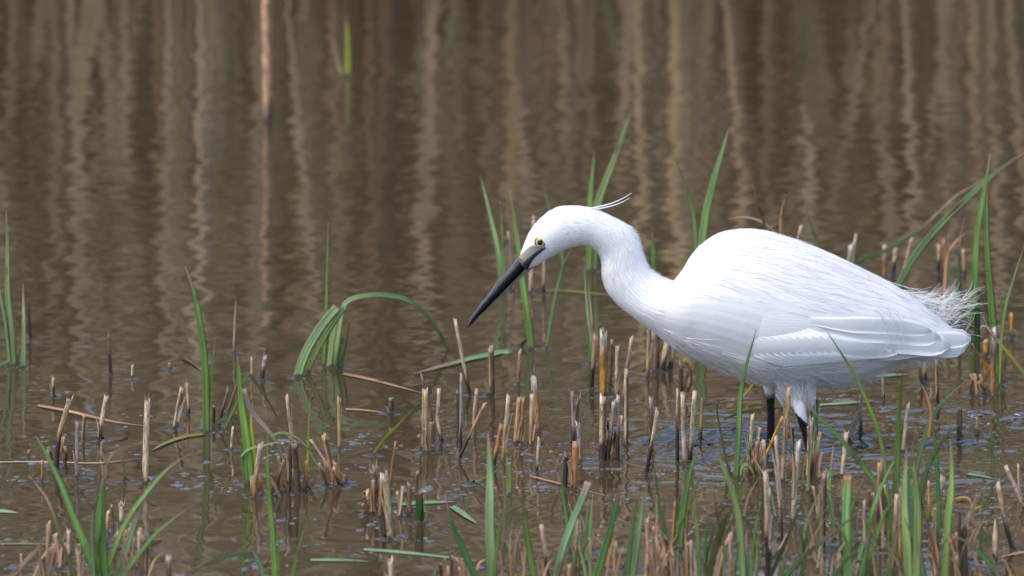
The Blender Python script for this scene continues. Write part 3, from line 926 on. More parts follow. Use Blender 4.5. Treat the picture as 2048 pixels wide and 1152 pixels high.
# ------------------------------------------------------------------ cut reed stems, left to right and back to front
# label, base x, base y, top x, top y, width px, colour, style
STEMS = [
 ('tall pinkish reed stalk with dark base rising far out beyond the top edge', 537, 240, 531, -170, 20, (0.55, 0.30, 0.17), 'n'),
 ('short brown reed stub right of the left edge sedge, alone', 108.5, 796, 107, 754, 6.5, TAN, 'D'),
 ('tall thin dark brown stem standing alone in open water at far left', 221, 750, 217, 665, 7.5, BROWN, 'Dp'),
 ('tiny pale stub right of the tall dark left stem', 265, 756, 265, 730, 5, PALE, ''),
 ('tiniest reed stump in open water, left of the tall green blade', 339, 738, 339, 726, 5, TAN, 'd'),
 ('leaning ragged reed stem with torn pale top and dark lower half at left', 112, 938, 139, 800, 10, TAN, 'Df', (118, 870)),
 ('straight grey tan stem left of the speckled reed', 154, 954, 154, 842, 7.5, GREY, ''),
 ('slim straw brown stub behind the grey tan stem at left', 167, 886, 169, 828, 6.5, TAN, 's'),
 ('pale cut reed with blackened foot, left of the speckled reed', 203, 881, 213, 791, 9.5, PALE, 'd'),
 ('thick pale speckled reed rising behind the left foreground sedge', 293, 966, 295, 804, 12.5, PALE, 'nf'),
 ('leaning two tone stub, half black, left of the tall green blade', 349, 859, 364, 776, 10, PALE, 's'),
 ('upright brown stub beside the leaning half black one', 374, 828, 374, 767, 7, TAN, 'df'),
 ('very thin pinkish stalk in open water right of tall green blade', 469, 705, 472, 602, 4.5, PINK, 'p'),
 ('slim straw stub behind the left of the arching leaf plant', 504.6, 757, 504, 715, 5.5, STRAW, ''),
 ('short greyish split stub beside the slim straw one', 524, 764, 530, 713, 8.5, GREY, 'Df'),
 ('tiny pale stub at the foot of the tall green blade', 463, 899, 466, 853, 5.5, PALE, ''),
 ('dark leaning stub left of the bright green broad tuft', 436, 850, 457, 776, 6.5, BROWN, 'D'),
 ('upper slanting brown stem behind the bright green broad tuft', 457, 823, 482, 748, 5.5, BROWN, ''),
 ('short black stub hidden beside the tall green blade', 428, 850, 428, 810, 6, BLACK, ''),
 ('tiny orange chip of reed near the left edge', 57, 913, 58, 900, 6, OCHRE, ''),
 ('short orange brown stub left of the foreground sedge', 84, 962, 85, 921, 6, RUST, ''),
 ('long tan foreground stem left of the sedge tuft, out of focus', 100, 1141, 96, 1048, 9, TAN, 'o'),
 ('short orange stub behind the long tan foreground stem', 102, 1075, 99, 1042, 7, OCHRE, ''),
 ('blurred slim pinkish stem right of the long tan one', 114, 1110, 113, 1066, 7, PINK, ''),
 ('blurred pinkish stem under the leftmost sweeping green blade', 138, 1112, 138, 1059, 10, PINK, ''),
 ('curled brown stub at the foot of the left sedge', 156, 1140, 156, 1099, 12, TAN, 'f'),
 ('slim tan stub right behind the left sedge tuft', 217, 1075, 217, 1021, 8, TAN, 'o'),
 ('dark stub with pale rim behind the left sedge', 226, 1060, 223, 1009, 5, BROWN, 's'),
 ('stout pale stub right of the left sedge tuft', 242, 1045, 243, 1008, 11, PALE, 'f'),
 ('pinkish stub low behind the left sedge tuft', 213, 1090, 211, 1052, 8, PINK, ''),
 ('broken pink stump at the right foot of the left sedge', 236, 1100, 238, 1070, 11, PINK, 'f'),
 ('slender tan stem right of the left foreground sedge', 268, 1143, 266, 1073, 7, TAN, ''),
 ('thick brown stub with dark wet side right of the left sedge', 284, 1146, 289, 1070, 17, BROWN, 's'),
 ('narrow pale stub beside the thick brown one at left', 277, 1130, 277, 1062, 6, PALE, 'o'),
 ('blurred brownish stump at bottom edge right of the left sedge', 338, 1144, 337, 1112, 12, BROWN, 'g'),
 ('faint thin stick in the bottom left corner', 43, 1130, 42, 1108, 5, PINK, ''),
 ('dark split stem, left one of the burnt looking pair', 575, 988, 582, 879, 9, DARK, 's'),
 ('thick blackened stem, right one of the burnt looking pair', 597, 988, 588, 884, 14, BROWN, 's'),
 ('slim pale stalk bending up out of the burnt looking pair', 600, 950, 573, 790, 7, PALE, 'D'),
 ('pale pink stem carrying a drooping dead leaf beside bright tuft', 514, 995, 522, 886, 9, PINK, 'o'),
 ('very thin brown stick under the lime shoot', 614, 982, 613, 922, 5, RUST, 'd'),
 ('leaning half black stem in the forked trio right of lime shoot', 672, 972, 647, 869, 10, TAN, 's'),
 ('thin pinkish twig leaning left into the forked trio', 662, 940, 621, 879, 5.5, PINK, ''),
 ('stout rusty foot of the forked trio', 681, 976, 667, 935, 9, RUST, 'D'),
 ('upright tan reed behind the forked trio', 680.5, 899, 678, 795, 8, TAN, ''),
 ('stout pale stem standing foremost in the mossy cluster', 774, 1078, 769, 948, 12.5, STRAW, 'nf'),
 ('thick dark brown stump at the back of the mossy cluster', 748, 1019, 747, 936, 15, BROWN, 'f'),
 ('slim pale stub on the left of the mossy cluster', 732, 1028, 735, 979, 7, PALE, 'd'),
 ('long thin brownish stalk rising highest in the mossy cluster', 781, 994, 791, 882, 4.5, RUST, ''),
 ('blackened right stub of the mossy cluster', 798, 1031, 794, 983, 7, TAN, 'D'),
 ('orange edged stem in the middle of the mossy cluster', 759, 1036, 764, 947, 8, RUST, 'g'),
 ('short brown stump standing right of the mossy cluster', 819, 1027, 819, 966, 9, BROWN, 'o'),
 ('bent brown stem just left of the mossy stump', 838, 1012, 835, 942, 6.5, BROWN, '', (831, 990)),
 ('small brown stub between the arching leaf and the reed cluster', 781, 828, 782, 796, 10.5, BROWN, 's'),
 ('pale straight reed foremost in the trio below the bill tip', 848.5, 905, 852, 777, 9.5, STRAW, 'n'),
 ('thin straw reed at the left of the trio below bill tip', 843, 898, 846, 778, 5, STRAW, ''),
 ('dark leaning reed with pointed pale top below bill tip', 867, 873, 843, 748, 10.5, BROWN, 'p'),
 ('slightly kinked pale reed right of the trio', 884, 889, 877.5, 777, 7.5, PALE, 'd', (875, 841)),
 ('long pale thin reed leaning left, topmost below the bill tip', 942, 791, 910, 638, 6.5, PALE, 'd'),
 ('thin dark stick beside the kinked pale reed', 914, 841, 914, 781, 4.5, DARK, ''),
 ('tall slim grey reed right of the thin dark stick', 921, 900, 922.6, 747, 6.5, GREY, 'd'),
 ('pinkish stub behind the diagonal brown stick', 952, 871, 953.6, 778, 8, PINK, 'o'),
 ('diagonal brown stick leaning right in front of pinkish stub', 918, 921, 970, 806, 6.5, TAN, 'D'),
 ('stout brown reed in front of the floating green leaf', 977.5, 791, 981, 694, 12, TAN, 's'),
 ('slim pale reed right of the floating green leaf', 1036, 768, 1040, 700, 6.5, TAN, ''),
 ('pinkish stem rising behind the head of the egret', 1059, 586, 1068, 433, 9, PINK, ''),
 ('pinkish stem below the chin of the egret', 1089, 589, 1089, 505, 7.5, PINK, 'd'),
 ('hair thin greyish stalk behind the base of the bill', 1021, 580, 1016, 463, 4.5, GREY, ''),
 ('pale reed with orange foot, second from left below the neck', 1008, 925, 1017.5, 791, 9.5, PALE, 'o'),
 ('leaning brown reed left of the orange footed one', 987.5, 936, 1003, 849, 8.5, RUST, 'd'),
 ('tan reed, left one of a touching pair', 1032, 887, 1039, 794, 9.5, TAN, ''),
 ('rusty reed, right one of a touching pair', 1043, 887, 1047, 794, 7.5, RUST, ''),
 ('pale ringed reed right of the touching pair', 1060, 892, 1064, 788, 10, PALE, 'no'),
 ('torn rusty reed with ragged grey top behind the ringed one', 1078, 862, 1067, 757, 13, RUST, 'gf'),
 ('slender pale reed standing forward of the torn rusty one', 1074, 947, 1078, 875, 6, PALE, 'd'),
 ('black wet stump below the breast of the egret', 1131, 980, 1132.6, 906, 10.5, BLACK, ''),
 ('broad orange brown stump right of the black one', 1147.5, 980, 1152, 884, 14, RUST, 'o'),
 ('grey torn slab leaning on the broad orange stump', 1161, 924, 1156, 848, 9, GREY, 'of'),
 ('dark brown frayed stem behind the broad orange stump', 1149, 885, 1154, 799, 10, BROWN, 'f'),
 ('thin grey frayed stem left of the dark frayed one', 1144, 886, 1144, 783, 6.5, GREY, 'df'),
 ('pale topped reed with dark foot left of the yellow stump', 1184, 779, 1191.6, 669, 9.5, TAN, 'D'),
 ('thick yellow orange reed with pale frayed top', 1204, 794, 1207, 665, 14, OCHRE, 'gf'),
 ('dark brown reed just right of the yellow one', 1221, 776, 1224, 678, 8, BROWN, ''),
 ('slim pale reed two right of the yellow one', 1234, 794, 1235, 692, 6.5, PALE, ''),
 ('tall pinkish reed leaning right toward the breast', 1246, 800, 1264, 673, 7.5, PINK, 'o'),
 ('tall pale reed with a black split, right of yellow one', 1251.5, 891, 1252.7, 737, 10, PALE, 's'),
 ('split pale reed on a black foot, foremost under the neck', 1204, 924, 1206, 791, 14, PALE, 'ds'),
 ('grey reed with black foot leaning right', 1214, 924, 1228, 802, 9, GREY, 'D'),
 ('straight grey reed with black foot', 1237.4, 924, 1236.5, 790, 9, GREY, 'D'),
 ('pale reed half hidden behind the breast, leftmost there', 1293.4, 756, 1297, 630, 8, STRAW, ''),
 ('broad brown reed partly hidden behind the breast', 1309.7, 741, 1311, 640, 16, BROWN, 'g'),
 ('pale broad reed behind the breast, third there', 1326, 744, 1340, 650, 11, PALE, 'd'),
 ('pinkish reed behind the breast, fourth there', 1338, 741, 1349, 655, 10, PALE, 'd'),
 ('dark wet stem with a curled dead leaf, under the breast', 1361, 801, 1362, 725, 10, DARK, 'f'),
 ('long pale stick leaning right in the ripples', 1290.5, 947, 1315.5, 819, 7.5, PALE, 'D'),
 ('dark grey weathered reed behind the leaning stick', 1301, 883, 1302, 794, 9, BROWN, 'g'),
 ('thin amber footed reed in the ripples', 1355, 927, 1355.4, 778, 6.5, STRAW, 'D'),
 ('pale ringed reed in the ripples, middle of three', 1369, 930, 1365, 785, 8.5, PALE, 'n'),
 ('pale reed with dark foot, right of three in ripples', 1379, 924, 1390, 782, 9, PALE, 'd'),
 ('short pale reed behind the three in the ripples', 1401, 883, 1405.6, 791, 7.5, TAN, 'd'),
 ('long brown grey reed crossing in front of the legs', 1563.4, 965, 1579, 773, 9.5, TAN, 'n'),
 ('slim pale reed left of the far leg', 1495.5, 927, 1505.5, 828, 7, PALE, 'd'),
 ('brown reed at the foot of the curled green leaf', 1513, 955, 1514.4, 882, 7, RUST, 'd'),
 ('ochre stick leaning right across the far leg', 1517, 941, 1567, 832, 7, OCHRE, 'd'),
 ('thin pinkish stem right of the ochre stick', 1531, 1000, 1527.6, 880, 7, PINK, ''),
 ('slender long pale stem in front of the black legs', 1556, 1082, 1551, 873, 8, PINK, 'd'),
 ('dark tipped straw reed below the near leg', 1583, 1042, 1597.4, 881, 10.5, STRAW, 'g'),
 ('blurred pinkish foreground stem below the far leg', 1535, 1146, 1532, 942, 10, PINK, 'D'),
 ('short pale stub with dark foot right of the blurred stem', 1545, 1116, 1537, 977, 8, PALE, 'D'),
 ('torn pinkish stem standing before the near leg', 1616, 955, 1622.5, 837, 10, PINK, 'f'),
 ('pale forked reed right of the near leg, lower part', 1683, 952, 1693, 866, 10, PALE, 'f'),
 ('broken grey upper arm of the forked reed', 1694, 880, 1715, 818, 9, GREY, ''),
 ('grey brown reed behind the forked one', 1721, 869, 1723.6, 787, 8, GREY, 'd'),
 ('pale reed between the tall green blades at right', 1806, 903, 1817, 805, 8, PALE, ''),
 ('dark brown square topped stump at right', 1919, 877, 1920, 814, 10.5, BROWN, 'd'),
 ('tiny tan stub right of the dark square topped stump', 1954, 866, 1954, 835, 7, TAN, 'd'),
 ('thin reed under the tail, left of the others', 1766.4, 804, 1765, 744, 6, GREY, 'd'),
 ('pale reed under the wing tips', 1851, 765, 1850, 700, 8, STRAW, 'd'),
 ('thin split reed right of the one under the wing tips', 1876, 812, 1872.5, 718, 7, TAN, 'sd'),
 ('dark leaning stub behind the pale reed under wing tips', 1846, 775, 1836, 722, 7, BROWN, 'D'),
 ('thick brown split stump with pale sliver at lower right', 1646, 1099, 1649, 943, 13, BROWN, 's'),
 ('pale sliver leaning on the thick brown split stump', 1650, 1010, 1657, 944, 5, PALE, 'p'),
 ('thin bent tan stalk left of the thick split stump', 1638, 1070, 1626, 972, 6, TAN, '', (1634, 1010)),
 ('brown bundle like stem behind the long diagonal blade', 1758, 1077, 1760, 928, 13, RUST, 'Df'),
 ('kinked reed with black foot near the right edge', 2026.5, 1102, 1996, 965, 9, STRAW, 'Dn', (2012, 1050)),
 ('stout pale stump with black foot near bottom right', 1990.8, 1126, 1990.8, 1040, 11, PALE, 'dp'),
 ('pale pinkish reed leaning left at the right edge', 2052, 1020, 2012, 932, 9, PINK, ''),
 ('very thin upright straw at the right edge', 2036.6, 987, 2036.6, 928, 5, STRAW, ''),
 ('tan stem between the two tallest foreground blades', 1801, 1119, 1800, 974, 8, TAN, 'f'),
 ('smooth tan stem leaning right among the foreground blades', 1783, 1130, 1794, 988, 9.5, PINK, 'o'),
 ('dark short stem left of the broad green blade', 1682, 1122, 1681, 1012, 9, DARK, 'p'),
 ('pinkish thin stem left of the yellow green blade', 1732, 1124, 1728, 1002, 7.5, PINK, ''),
 ('brown torn stem under the olive blade at lower right', 1876, 1120, 1868, 1022, 9, TAN, 'Df'),
 ('pinkish flat topped stem behind the lower right blades', 1868, 1060, 1886, 952, 10, PINK, ''),
 ('thin tan stem rising left of the olive blade', 1860, 1040, 1858, 962, 5.5, TAN, ''),
 ('blackened stem right of the olive blade', 1922, 1143, 1919, 1006, 8, DARK, 'p'),
 ('second blackened stub beside the thin dark one', 1932, 1143, 1929, 1040, 10, DARK, 'f'),
 ('brown stump at the tail end of the right sedge', 1984, 796, 1989, 655, 11, BROWN, 'og'),
 ('orange stub behind the right sedge', 1971, 712, 1971, 680, 11, OCHRE, 'd'),
 ('small orange stub at the right edge in open water', 2025, 676, 2023, 627, 8, OCHRE, 'd'),
 ('little dark stub at the foot of the right sedge', 1951, 788, 1950, 754, 7, DARK, 'f'),
 ('short pinkish stick leaning left at right sedge foot', 1971, 790, 1955, 764, 5, PINK, ''),
 ('yellow green cut shoot on the back line, thicker one', 1688, 600, 1702, 489, 10, YELG, 'g'),
 ('thin pale cut shoot on the back line', 1698, 600, 1712.5, 468, 6, PALE, ''),
 ('pinkish stub behind the back of the egret', 1560, 640, 1603, 451, 7, PINK, ''),
 ('pinkish reed with bent head behind the back', 1768.5, 558, 1769.6, 489, 8, PINK, 'o'),
 ('straw reed behind the back, next to the bent one', 1786, 551, 1792, 494, 9.5, STRAW, 'D'),
 ('thin leaning reed behind the lower back', 1808, 545, 1824, 476, 6.5, PINK, ''),
 ('blurred brown reed behind the tail, tallest there', 1887, 546, 1888, 479, 8, RUST, ''),
 ('blurred tan reed behind the tail, left', 1876, 547, 1878, 489, 8.5, STRAW, 'D'),
 ('blurred tan reed behind the tail, right', 1928, 550, 1926, 498, 7, TAN, 'd'),
 ('pale tipped orange stub just behind the rump plumes', 1951, 640, 1953, 566, 8, TAN, 'g'),
 ('tan stump peeping at the bottom edge, left of centre', 783.5, 1145, 781, 1119, 11, PALE, 'f'),
 ('small pale stump at bottom edge left of leaning blade', 897, 1146, 898.6, 1134, 7, PALE, ''),
 ('small rusty stump at bottom edge left of leaning blade', 921, 1148, 919, 1134, 7, RUST, ''),
 ('bent dry stem at bottom, between the two dark blades', 1096, 1150, 1083, 1049, 9, PINK, 'D', (1091, 1105)),
 ('tan stem behind the cut topped green blade', 1168, 1130, 1152.5, 1036, 8, PINK, ''),
 ('short grey stub right of the cut topped blade', 1180, 1132, 1181, 1075, 7, GREY, ''),
 ('knobbly tan stub at bottom centre', 1229, 1146, 1231, 1084, 8, TAN, 'n'),
 ('short tan stump under the cut topped blade', 1140, 1150, 1139, 1128, 10, TAN, ''),
 ('brown forked stem right of the twin blades', 1295, 1132, 1294, 1040, 9, TAN, 'f'),
 ('rusty thin stem left of the bright green blade', 1318, 1106, 1307.5, 1053, 7, RUST, ''),
 ('rusty sheath stem at the foot of the bright green blade', 1347, 1100, 1350, 1002, 8, RUST, 'p'),
 ('broad brown stump at bottom right of the twin blades', 1322, 1148, 1322, 1110, 14, TAN, 'f'),
 ('dark brown stump under the bright green blade', 1375, 1126, 1374, 1084, 10, RUST, ''),
 ('slim pinkish stem right of the dark brown stump', 1383, 1150, 1382, 1080, 6, PINK, ''),
 ('pinkish stem at bottom, left of the blue green blade', 1462, 1140, 1461, 1066, 9, PINK, 'o'),
 ('short tan stub at the very bottom under the pale blade', 1680, 1146, 1678, 1110, 11, TAN, ''),
 ('blurred tan stump at bottom under the broad green blade', 1714, 1148, 1712, 1136, 14, TAN, 'f'),
 ('blurred orange stump at bottom right of the big tuft', 1912, 1148, 1912, 1112, 10, STRAW, ''),
 ('dark leaning stub at bottom of the big tuft', 1742, 1150, 1750, 1106, 9, BROWN, ''),
 ('short leaning pink stub under the near leg stems', 1556, 1110, 1578, 1068, 9, PINK, ''),
]
for s in STEMS:
    stem(*s[:7], *(s[7:]))

# ------------------------------------------------------------------ green sedge and other blades
D = dict
tuft('tall blue green sedge tuft at the left edge with mirrored blades', [
    ([(26, 733), (22, 660), (16, 575), (12.5, 421)], 16, BLUE), ([(20, 733), (12, 660), (4, 610), (-8, 540)], 8, BLUE),
    ([(47, 734), (47, 650), (47, 567)], 11, PALEG, D(tipf=.35)), ([(33, 738), (35, 715), (36, 698)], 9, DARKG), ([(20, 722), (8, 726), (-12, 735)], 4, BLUE, D(emerge=False))])
tuft('hair thin dark rush stalk right of the left edge sedge', [([(60, 683), (59, 640), (57.5, 601)], 3.5, DARK, D(tipf=0))], cat='rush', name='rush_stalk')
tuft('lone tall green blade with brown tip left of centre', [
    ([(414, 865), (411, 780), (407, 687), (392, 600), (369, 532)], 17, GREEN, D(tipf=.22, yaw=.1)), ([(405, 862), (404, 845), (405, 832)], 8, BLUE),
    ([(418, 800), (424, 740), (430, 675)], 3.5, GREEN, D(emerge=False))])
tuft('foreground sedge tuft fanning out at bottom left, out of focus', [
    ([(192, 1152), (164, 1073), (123, 971), (90, 905), (72, 872)], 19, GREEN, D(yaw=.15, tipf=.04)), ([(203, 1152), (200, 1060), (204, 990), (213, 922)], 19, BRIGHT, D(tipf=.25, yaw=.1)),
    ([(213, 1152), (207, 1070), (206, 1000), (210, 930)], 15, GREEN, D(tipf=.2)), ([(188, 1152), (183, 1060), (195, 985), (203, 925)], 10, PALEG, D(tipf=.35)),
    ([(214, 1140), (250, 1050), (311, 963), (345, 930), (379, 908)], 12, GREEN, D(tipf=.3)), ([(238, 1152), (262, 1070), (283, 1010), (300, 960)], 18, PALEG, D(tipf=.5, tipc=PINK)),
    ([(252, 1145), (300, 1080), (345, 1040), (385, 1011)], 10, GREEN, D(tipf=.28)), ([(147, 1152), (122, 1075), (95, 1000), (58, 952)], 10, OLIVE, D(tipf=.45, tipc=PINK)),
    ([(200, 1152), (196, 1100), (203, 1060)], 12, BRIGHT), ([(213, 925), (203, 905), (203, 888), (211, 880)], 6, PINK, D(emerge=False, tipf=.9, tipc=PINK)),
    ([(215, 925), (228, 906), (245, 900)], 4, TAN, D(emerge=False, tipf=.9))], base=(200, 1152))
tuft('dead tan leaf slanting in the bottom left corner', [([(25, 1152), (60, 1115), (78, 1095), (89, 1074)], 14, PINK, D(tipf=0))], cat='dead leaf', name='dead_leaf')
tuft('single tiny bright green shoot between the foam patches at left', [([(250, 962), (248, 935), (244, 905)], 6, BRIGHT, D(tipf=0))])
tuft('broad bright green tuft with dry pink leaf left of centre', [
    ([(500, 968), (491, 864), (481, 770), (474, 714)], 22, BRIGHT, D(yaw=.05, tipf=.05)), ([(512, 962), (508, 900), (503, 850), (506, 805)], 12, LIME, D(tipf=.1)),
    ([(493, 968), (483, 920), (482, 880)], 12, GREEN), ([(484, 772), (499, 749), (515, 770), (530, 791), (548, 823), (566, 857)], 7, OLIVE, D(emerge=False, tipf=.15)),
    ([(487, 778), (498, 814), (520, 843), (542, 867), (559, 894), (569, 929), (573, 948)], 12, PINK, D(emerge=False, tipf=0)),
    ([(482, 914), (496, 900), (529, 891), (559, 886), (575, 906)], 6, BLUE, D(emerge=False)),
    ([(541, 873), (561, 866), (588, 873), (613, 894), (632, 927), (656, 959)], 7, BLUE, D(emerge=False))])
tuft('dead pink leaf drooping from the pale stem near the bright tuft', [([(520, 947), (540, 959), (558, 992), (569, 1030)], 11, PINK, D(emerge=False, tipf=0))], cat='dead leaf', name='dead_leaf', Y=ground(514, 995).y)
tuft('narrow foreground sedge below the bright tuft at bottom', [
    ([(551, 1152), (540, 1003), (535, 921), (535, 855)], 15, GREEN, D(yaw=.1, tipf=.06)), ([(557, 1152), (557, 1110), (560, 1065)], 9, BRIGHT),
    ([(584, 1152), (596, 1100), (607, 1060)], 11, GREEN), ([(526, 1152), (512, 1113), (496, 1104), (478, 1106), (450, 1114), (410, 1130), (370, 1152)], 10, BLUE, D(yaw=.4))])
tuft('lime green thin shoot left of the forked brown trio', [([(615, 960), (617, 880), (620, 776)], 5, LIME, D(tipf=.1))], cat='shoot', name='green_shoot')
tuft('lime green slanting shoot below the arching leaf', [([(745, 911), (770, 876), (805, 841), (838, 803)], 6, LIME, D(tipf=.12, yaw=0))], cat='shoot', name='green_shoot')
tuft('arching leaf plant in open water whose leaf bends down to the surface', [
    ([(669, 736), (676, 680), (683, 628), (692, 604), (725, 593), (763, 591), (799, 596), (825, 606), (855, 631), (878, 664), (893, 694), (899, 704)], 12, BLUE, D(tipf=0, Yend=ground(897, 698).y, yaw=.3, sharp=7)),
    ([(596, 754), (613, 705), (645, 649), (674, 614)], 19, PALEG, D(cut=True, tipf=.03, lean=0, yaw=.1)), ([(612, 746), (640, 690), (668, 642), (688, 614)], 12, BLUE, D(cut=True, tipf=0, lean=0)),
    ([(647, 733), (651, 643), (654, 570), (656, 445)], 9, GREEN, D(tipf=.02)), ([(659, 736), (669, 658), (678, 620)], 13, PALEG, D(cut=True, tipf=0)),
    ([(680, 736), (692, 688), (700, 640)], 6, GREEN), ([(675, 737), (683, 690), (688, 665)], 8, BRIGHT)])
tuft('two yellow and tan shoots far out near the top', [([(695, 153), (695, 95), (694, 35)], 13, LIME, D(tipf=.15)), ([(683, 152), (675, 118), (664, 72)], 10, STRAW, D(tipf=.6))])
tuft('slim green sedge pair crossing behind the bill', [
    ([(1004, 586), (997, 505), (982, 434), (960, 352)], 13, BLUE, D(tipf=.04)), ([(1009, 586), (1006, 512), (1001, 401)], 12, BLUE, D(tipf=.03))])
tuft('tall green blade in front of the pink stem under the bill', [([(1062, 697), (1056, 640), (1047, 566), (1033, 466), (1020, 381)], 17, GREEN, D(tipf=.07, yaw=.05))])
tuft('thin curved blade reaching up to the throat', [([(1092, 697), (1104, 620), (1124, 540), (1147, 488)], 7, BLUE)])
tuft('slender blade crossing behind the head of the egret', [([(1128, 540), (1122, 505), (1108, 450), (1097, 412), (1087, 373)], 9, BLUE, D(tipf=.02))])
tuft('tall sedge rising behind the nape and head plumes', [
    ([(1177, 543), (1179, 480), (1182, 395), (1188, 301)], 15, GREEN, D(tipf=.02, yaw=.1)), ([(1185, 543), (1192, 440), (1201, 395), (1228, 317), (1263, 224)], 20, BLUE, D(tipf=.04, yaw=0)),
    ([(1189, 543), (1196, 420), (1210, 380), (1225, 340)], 4, RUST, D(tipf=0))])
tuft('narrow pale blades standing below the throat of the egret', [
    ([(1183, 727), (1178, 660), (1173, 600), (1168, 513)], 7, PALEG, D(tipf=.15)), ([(1187, 727), (1184, 655), (1177, 567)], 7, PINK, D(tipf=.1)), ([(1180, 727), (1178, 690), (1176, 650)], 7, GREEN)])
tuft('short blade right of the neck', [([(1307, 545), (1306, 500), (1303, 457)], 11, GREEN, D(tipf=.25))])
tuft('thin and broad green blades rising in front of the shoulder, behind it', [
    ([(1396, 640), (1388, 434), (1369, 368), (1342, 292)], 8, BLUE, D(tipf=.03)), ([(1400, 640), (1408, 454), (1423, 376), (1447, 298), (1457, 258)], 20, GREEN, D(tipf=.16, yaw=0))])
tuft('dark thin blade behind the top of the back', [([(1545, 640), (1529, 454), (1515, 403), (1503, 352)], 8, OLIVE, D(tipf=.35))])
tuft('dry curled grass wisps standing behind the back', [
    ([(1585, 640), (1570, 495), (1552, 468), (1525, 444), (1486, 434), (1457, 438)], 5, PINK, D(tipf=0, lean=0)), ([(1568, 640), (1565, 470), (1568, 419), (1579, 383)], 6, PINK, D(tipf=0)),
    ([(1564, 640), (1561, 470), (1562, 430), (1568, 398)], 5, TAN, D(tipf=0)), ([(1520, 640), (1525, 480), (1535, 460), (1555, 447)], 5, PINK, D(tipf=0, lean=0))], cat='dry grass', name='dry_grass')
tuft('short green blade with thin tip behind mid back', [([(1655, 640), (1636, 495), (1619, 442), (1605, 380)], 12, GREEN, D(tipf=.25))])
tuft('two long green blades sweeping up right over the tail', [
    ([(1690, 590), (1712, 526), (1767, 504), (1836, 462), (1874, 428), (1916, 389), (1944, 372), (1971, 352)], 9, DARKG, D(tipf=.52, lean=0, tipc=PINK, yaw=.2)),
    ([(1792, 580), (1836, 504), (1888, 441), (1940, 393), (1986, 351), (2020, 323), (2062, 297)], 17, BLUE, D(tipf=.3, lean=0, yaw=0))])
tuft('sedge of straight blades behind the tail', [
    ([(1899, 640), (1898, 560), (1896, 467)], 7, BLUE), ([(1920, 645), (1919, 560), (1916, 480)], 10, BLUE), ([(1946, 650), (1951, 540), (1958, 455), (1970, 372), (1980, 304)], 16, GREEN, D(tipf=.12)),
    ([(1939, 650), (1942, 560), (1946, 510)], 10, GREEN), ([(1887, 640), (1892, 528), (1906, 490), (1931, 466)], 8, PINK, D(tipf=0, lean=0)), ([(1919, 640), (1919, 490), (1929, 436)], 4, PINK, D(tipf=0))])
tuft('tall brown tipped sedge at the right edge, right of tail', [
    ([(1992, 762), (1988, 690), (1981, 580), (1974, 483), (1972, 400), (1981, 360)], 18, GREEN, D(tipf=.22, tipc=RUST, yaw=.05)), ([(1999, 771), (2006, 645), (2024, 570), (2049, 492)], 8, BLUE, D(tipf=.02)),
    ([(1994, 777), (1993, 720), (1990, 670)], 10, BRIGHT), ([(2007, 765), (2010, 700), (2013, 678), (2018, 629)], 7, YELG, D(tipf=.3)), ([(2001, 765), (2003, 640), (2004, 560)], 4, GREEN, D(tipf=.2)),
    ([(1980, 745), (1968, 722), (1947, 693)], 7, OCHRE, D(tipf=0, emerge=False))])
tuft('half dead leaf with split curled tip bending left at right edge', [([(2068, 770), (2048, 746), (2025, 717), (1987, 673), (1975, 655), (1966, 634)], 11, YELG, D(tipf=.45, tipc=PINK, emerge=False)),
    ([(1990, 677), (1975, 656), (1965, 652), (1960, 658)], 5, PINK, D(tipf=0, emerge=False))], cat='dead leaf', name='dead_leaf', Y=ground(2040, 880).y)
tuft('slim upright green blade left of the far leg', [
    ([(1472, 956), (1476, 880), (1481, 800), (1492, 735), (1512, 658)], 12, GREEN, D(tipf=.08, yaw=.05)), ([(1480, 956), (1483, 937), (1494, 929), (1504, 941), (1510, 960), (1517, 990)], 10, BLUE, D(lean=0)),
    ([(1462, 952), (1452, 920), (1444, 880), (1433, 820), (1440, 800), (1458, 796)], 4, OLIVE, D(tipf=.3, tipc=PINK, lean=0)), ([(1504, 940), (1495, 900), (1490, 875)], 5, PALEG)])
tuft('thin bent leaf lying across behind the far leg', [([(1447, 838), (1494, 822), (1558, 815), (1583, 826), (1598, 848)], 6, BLUE, D(emerge=False, lean=0)), ([(1484, 793), (1498, 778), (1512, 760)], 6, LIME, D(emerge=False))], Y=ground(1540, 850).y, cat='leaf', name='bent_leaf')
tuft('pale bleached leaf hanging beside the near leg', [([(1631, 896), (1630, 850), (1629, 800)], 15, PALEG, D(cut=True, tipf=0, lean=0))], cat='leaf', name='bleached_leaf')
tuft('dry curled leaf on the dark stem under the breast', [([(1366, 800), (1372, 760), (1379, 735), (1374, 725), (1363, 727)], 6, TAN, D(tipf=0, lean=0)), ([(1368, 790), (1382, 765), (1380, 738), (1366, 724)], 4, BROWN, D(tipf=0, lean=0, emerge=False))], cat='dead leaf', name='dead_leaf')
tuft('long blade crossing diagonally over the near leg', [([(1785, 1075), (1769, 1005), (1744, 955), (1690, 887), (1640, 837), (1595, 793)], 14, GREEN, D(tipf=.18, yaw=.05, lean=.1))])
tuft('long dark thin blade crossing in front of the wing', [([(1777, 1010), (1769, 919), (1758, 865), (1737, 811), (1708, 744), (1687, 712), (1650, 655)], 10, GREEN, D(tipf=.1, lean=.1))])
tuft('tall straight green blade right of the belly', [([(1791, 1118), (1790, 1030), (1792, 955), (1798, 833), (1806, 729)], 17, GREEN, D(tipf=.05, yaw=.05)), ([(1787, 1118), (1790, 1060), (1797, 1010)], 14, BRIGHT)])
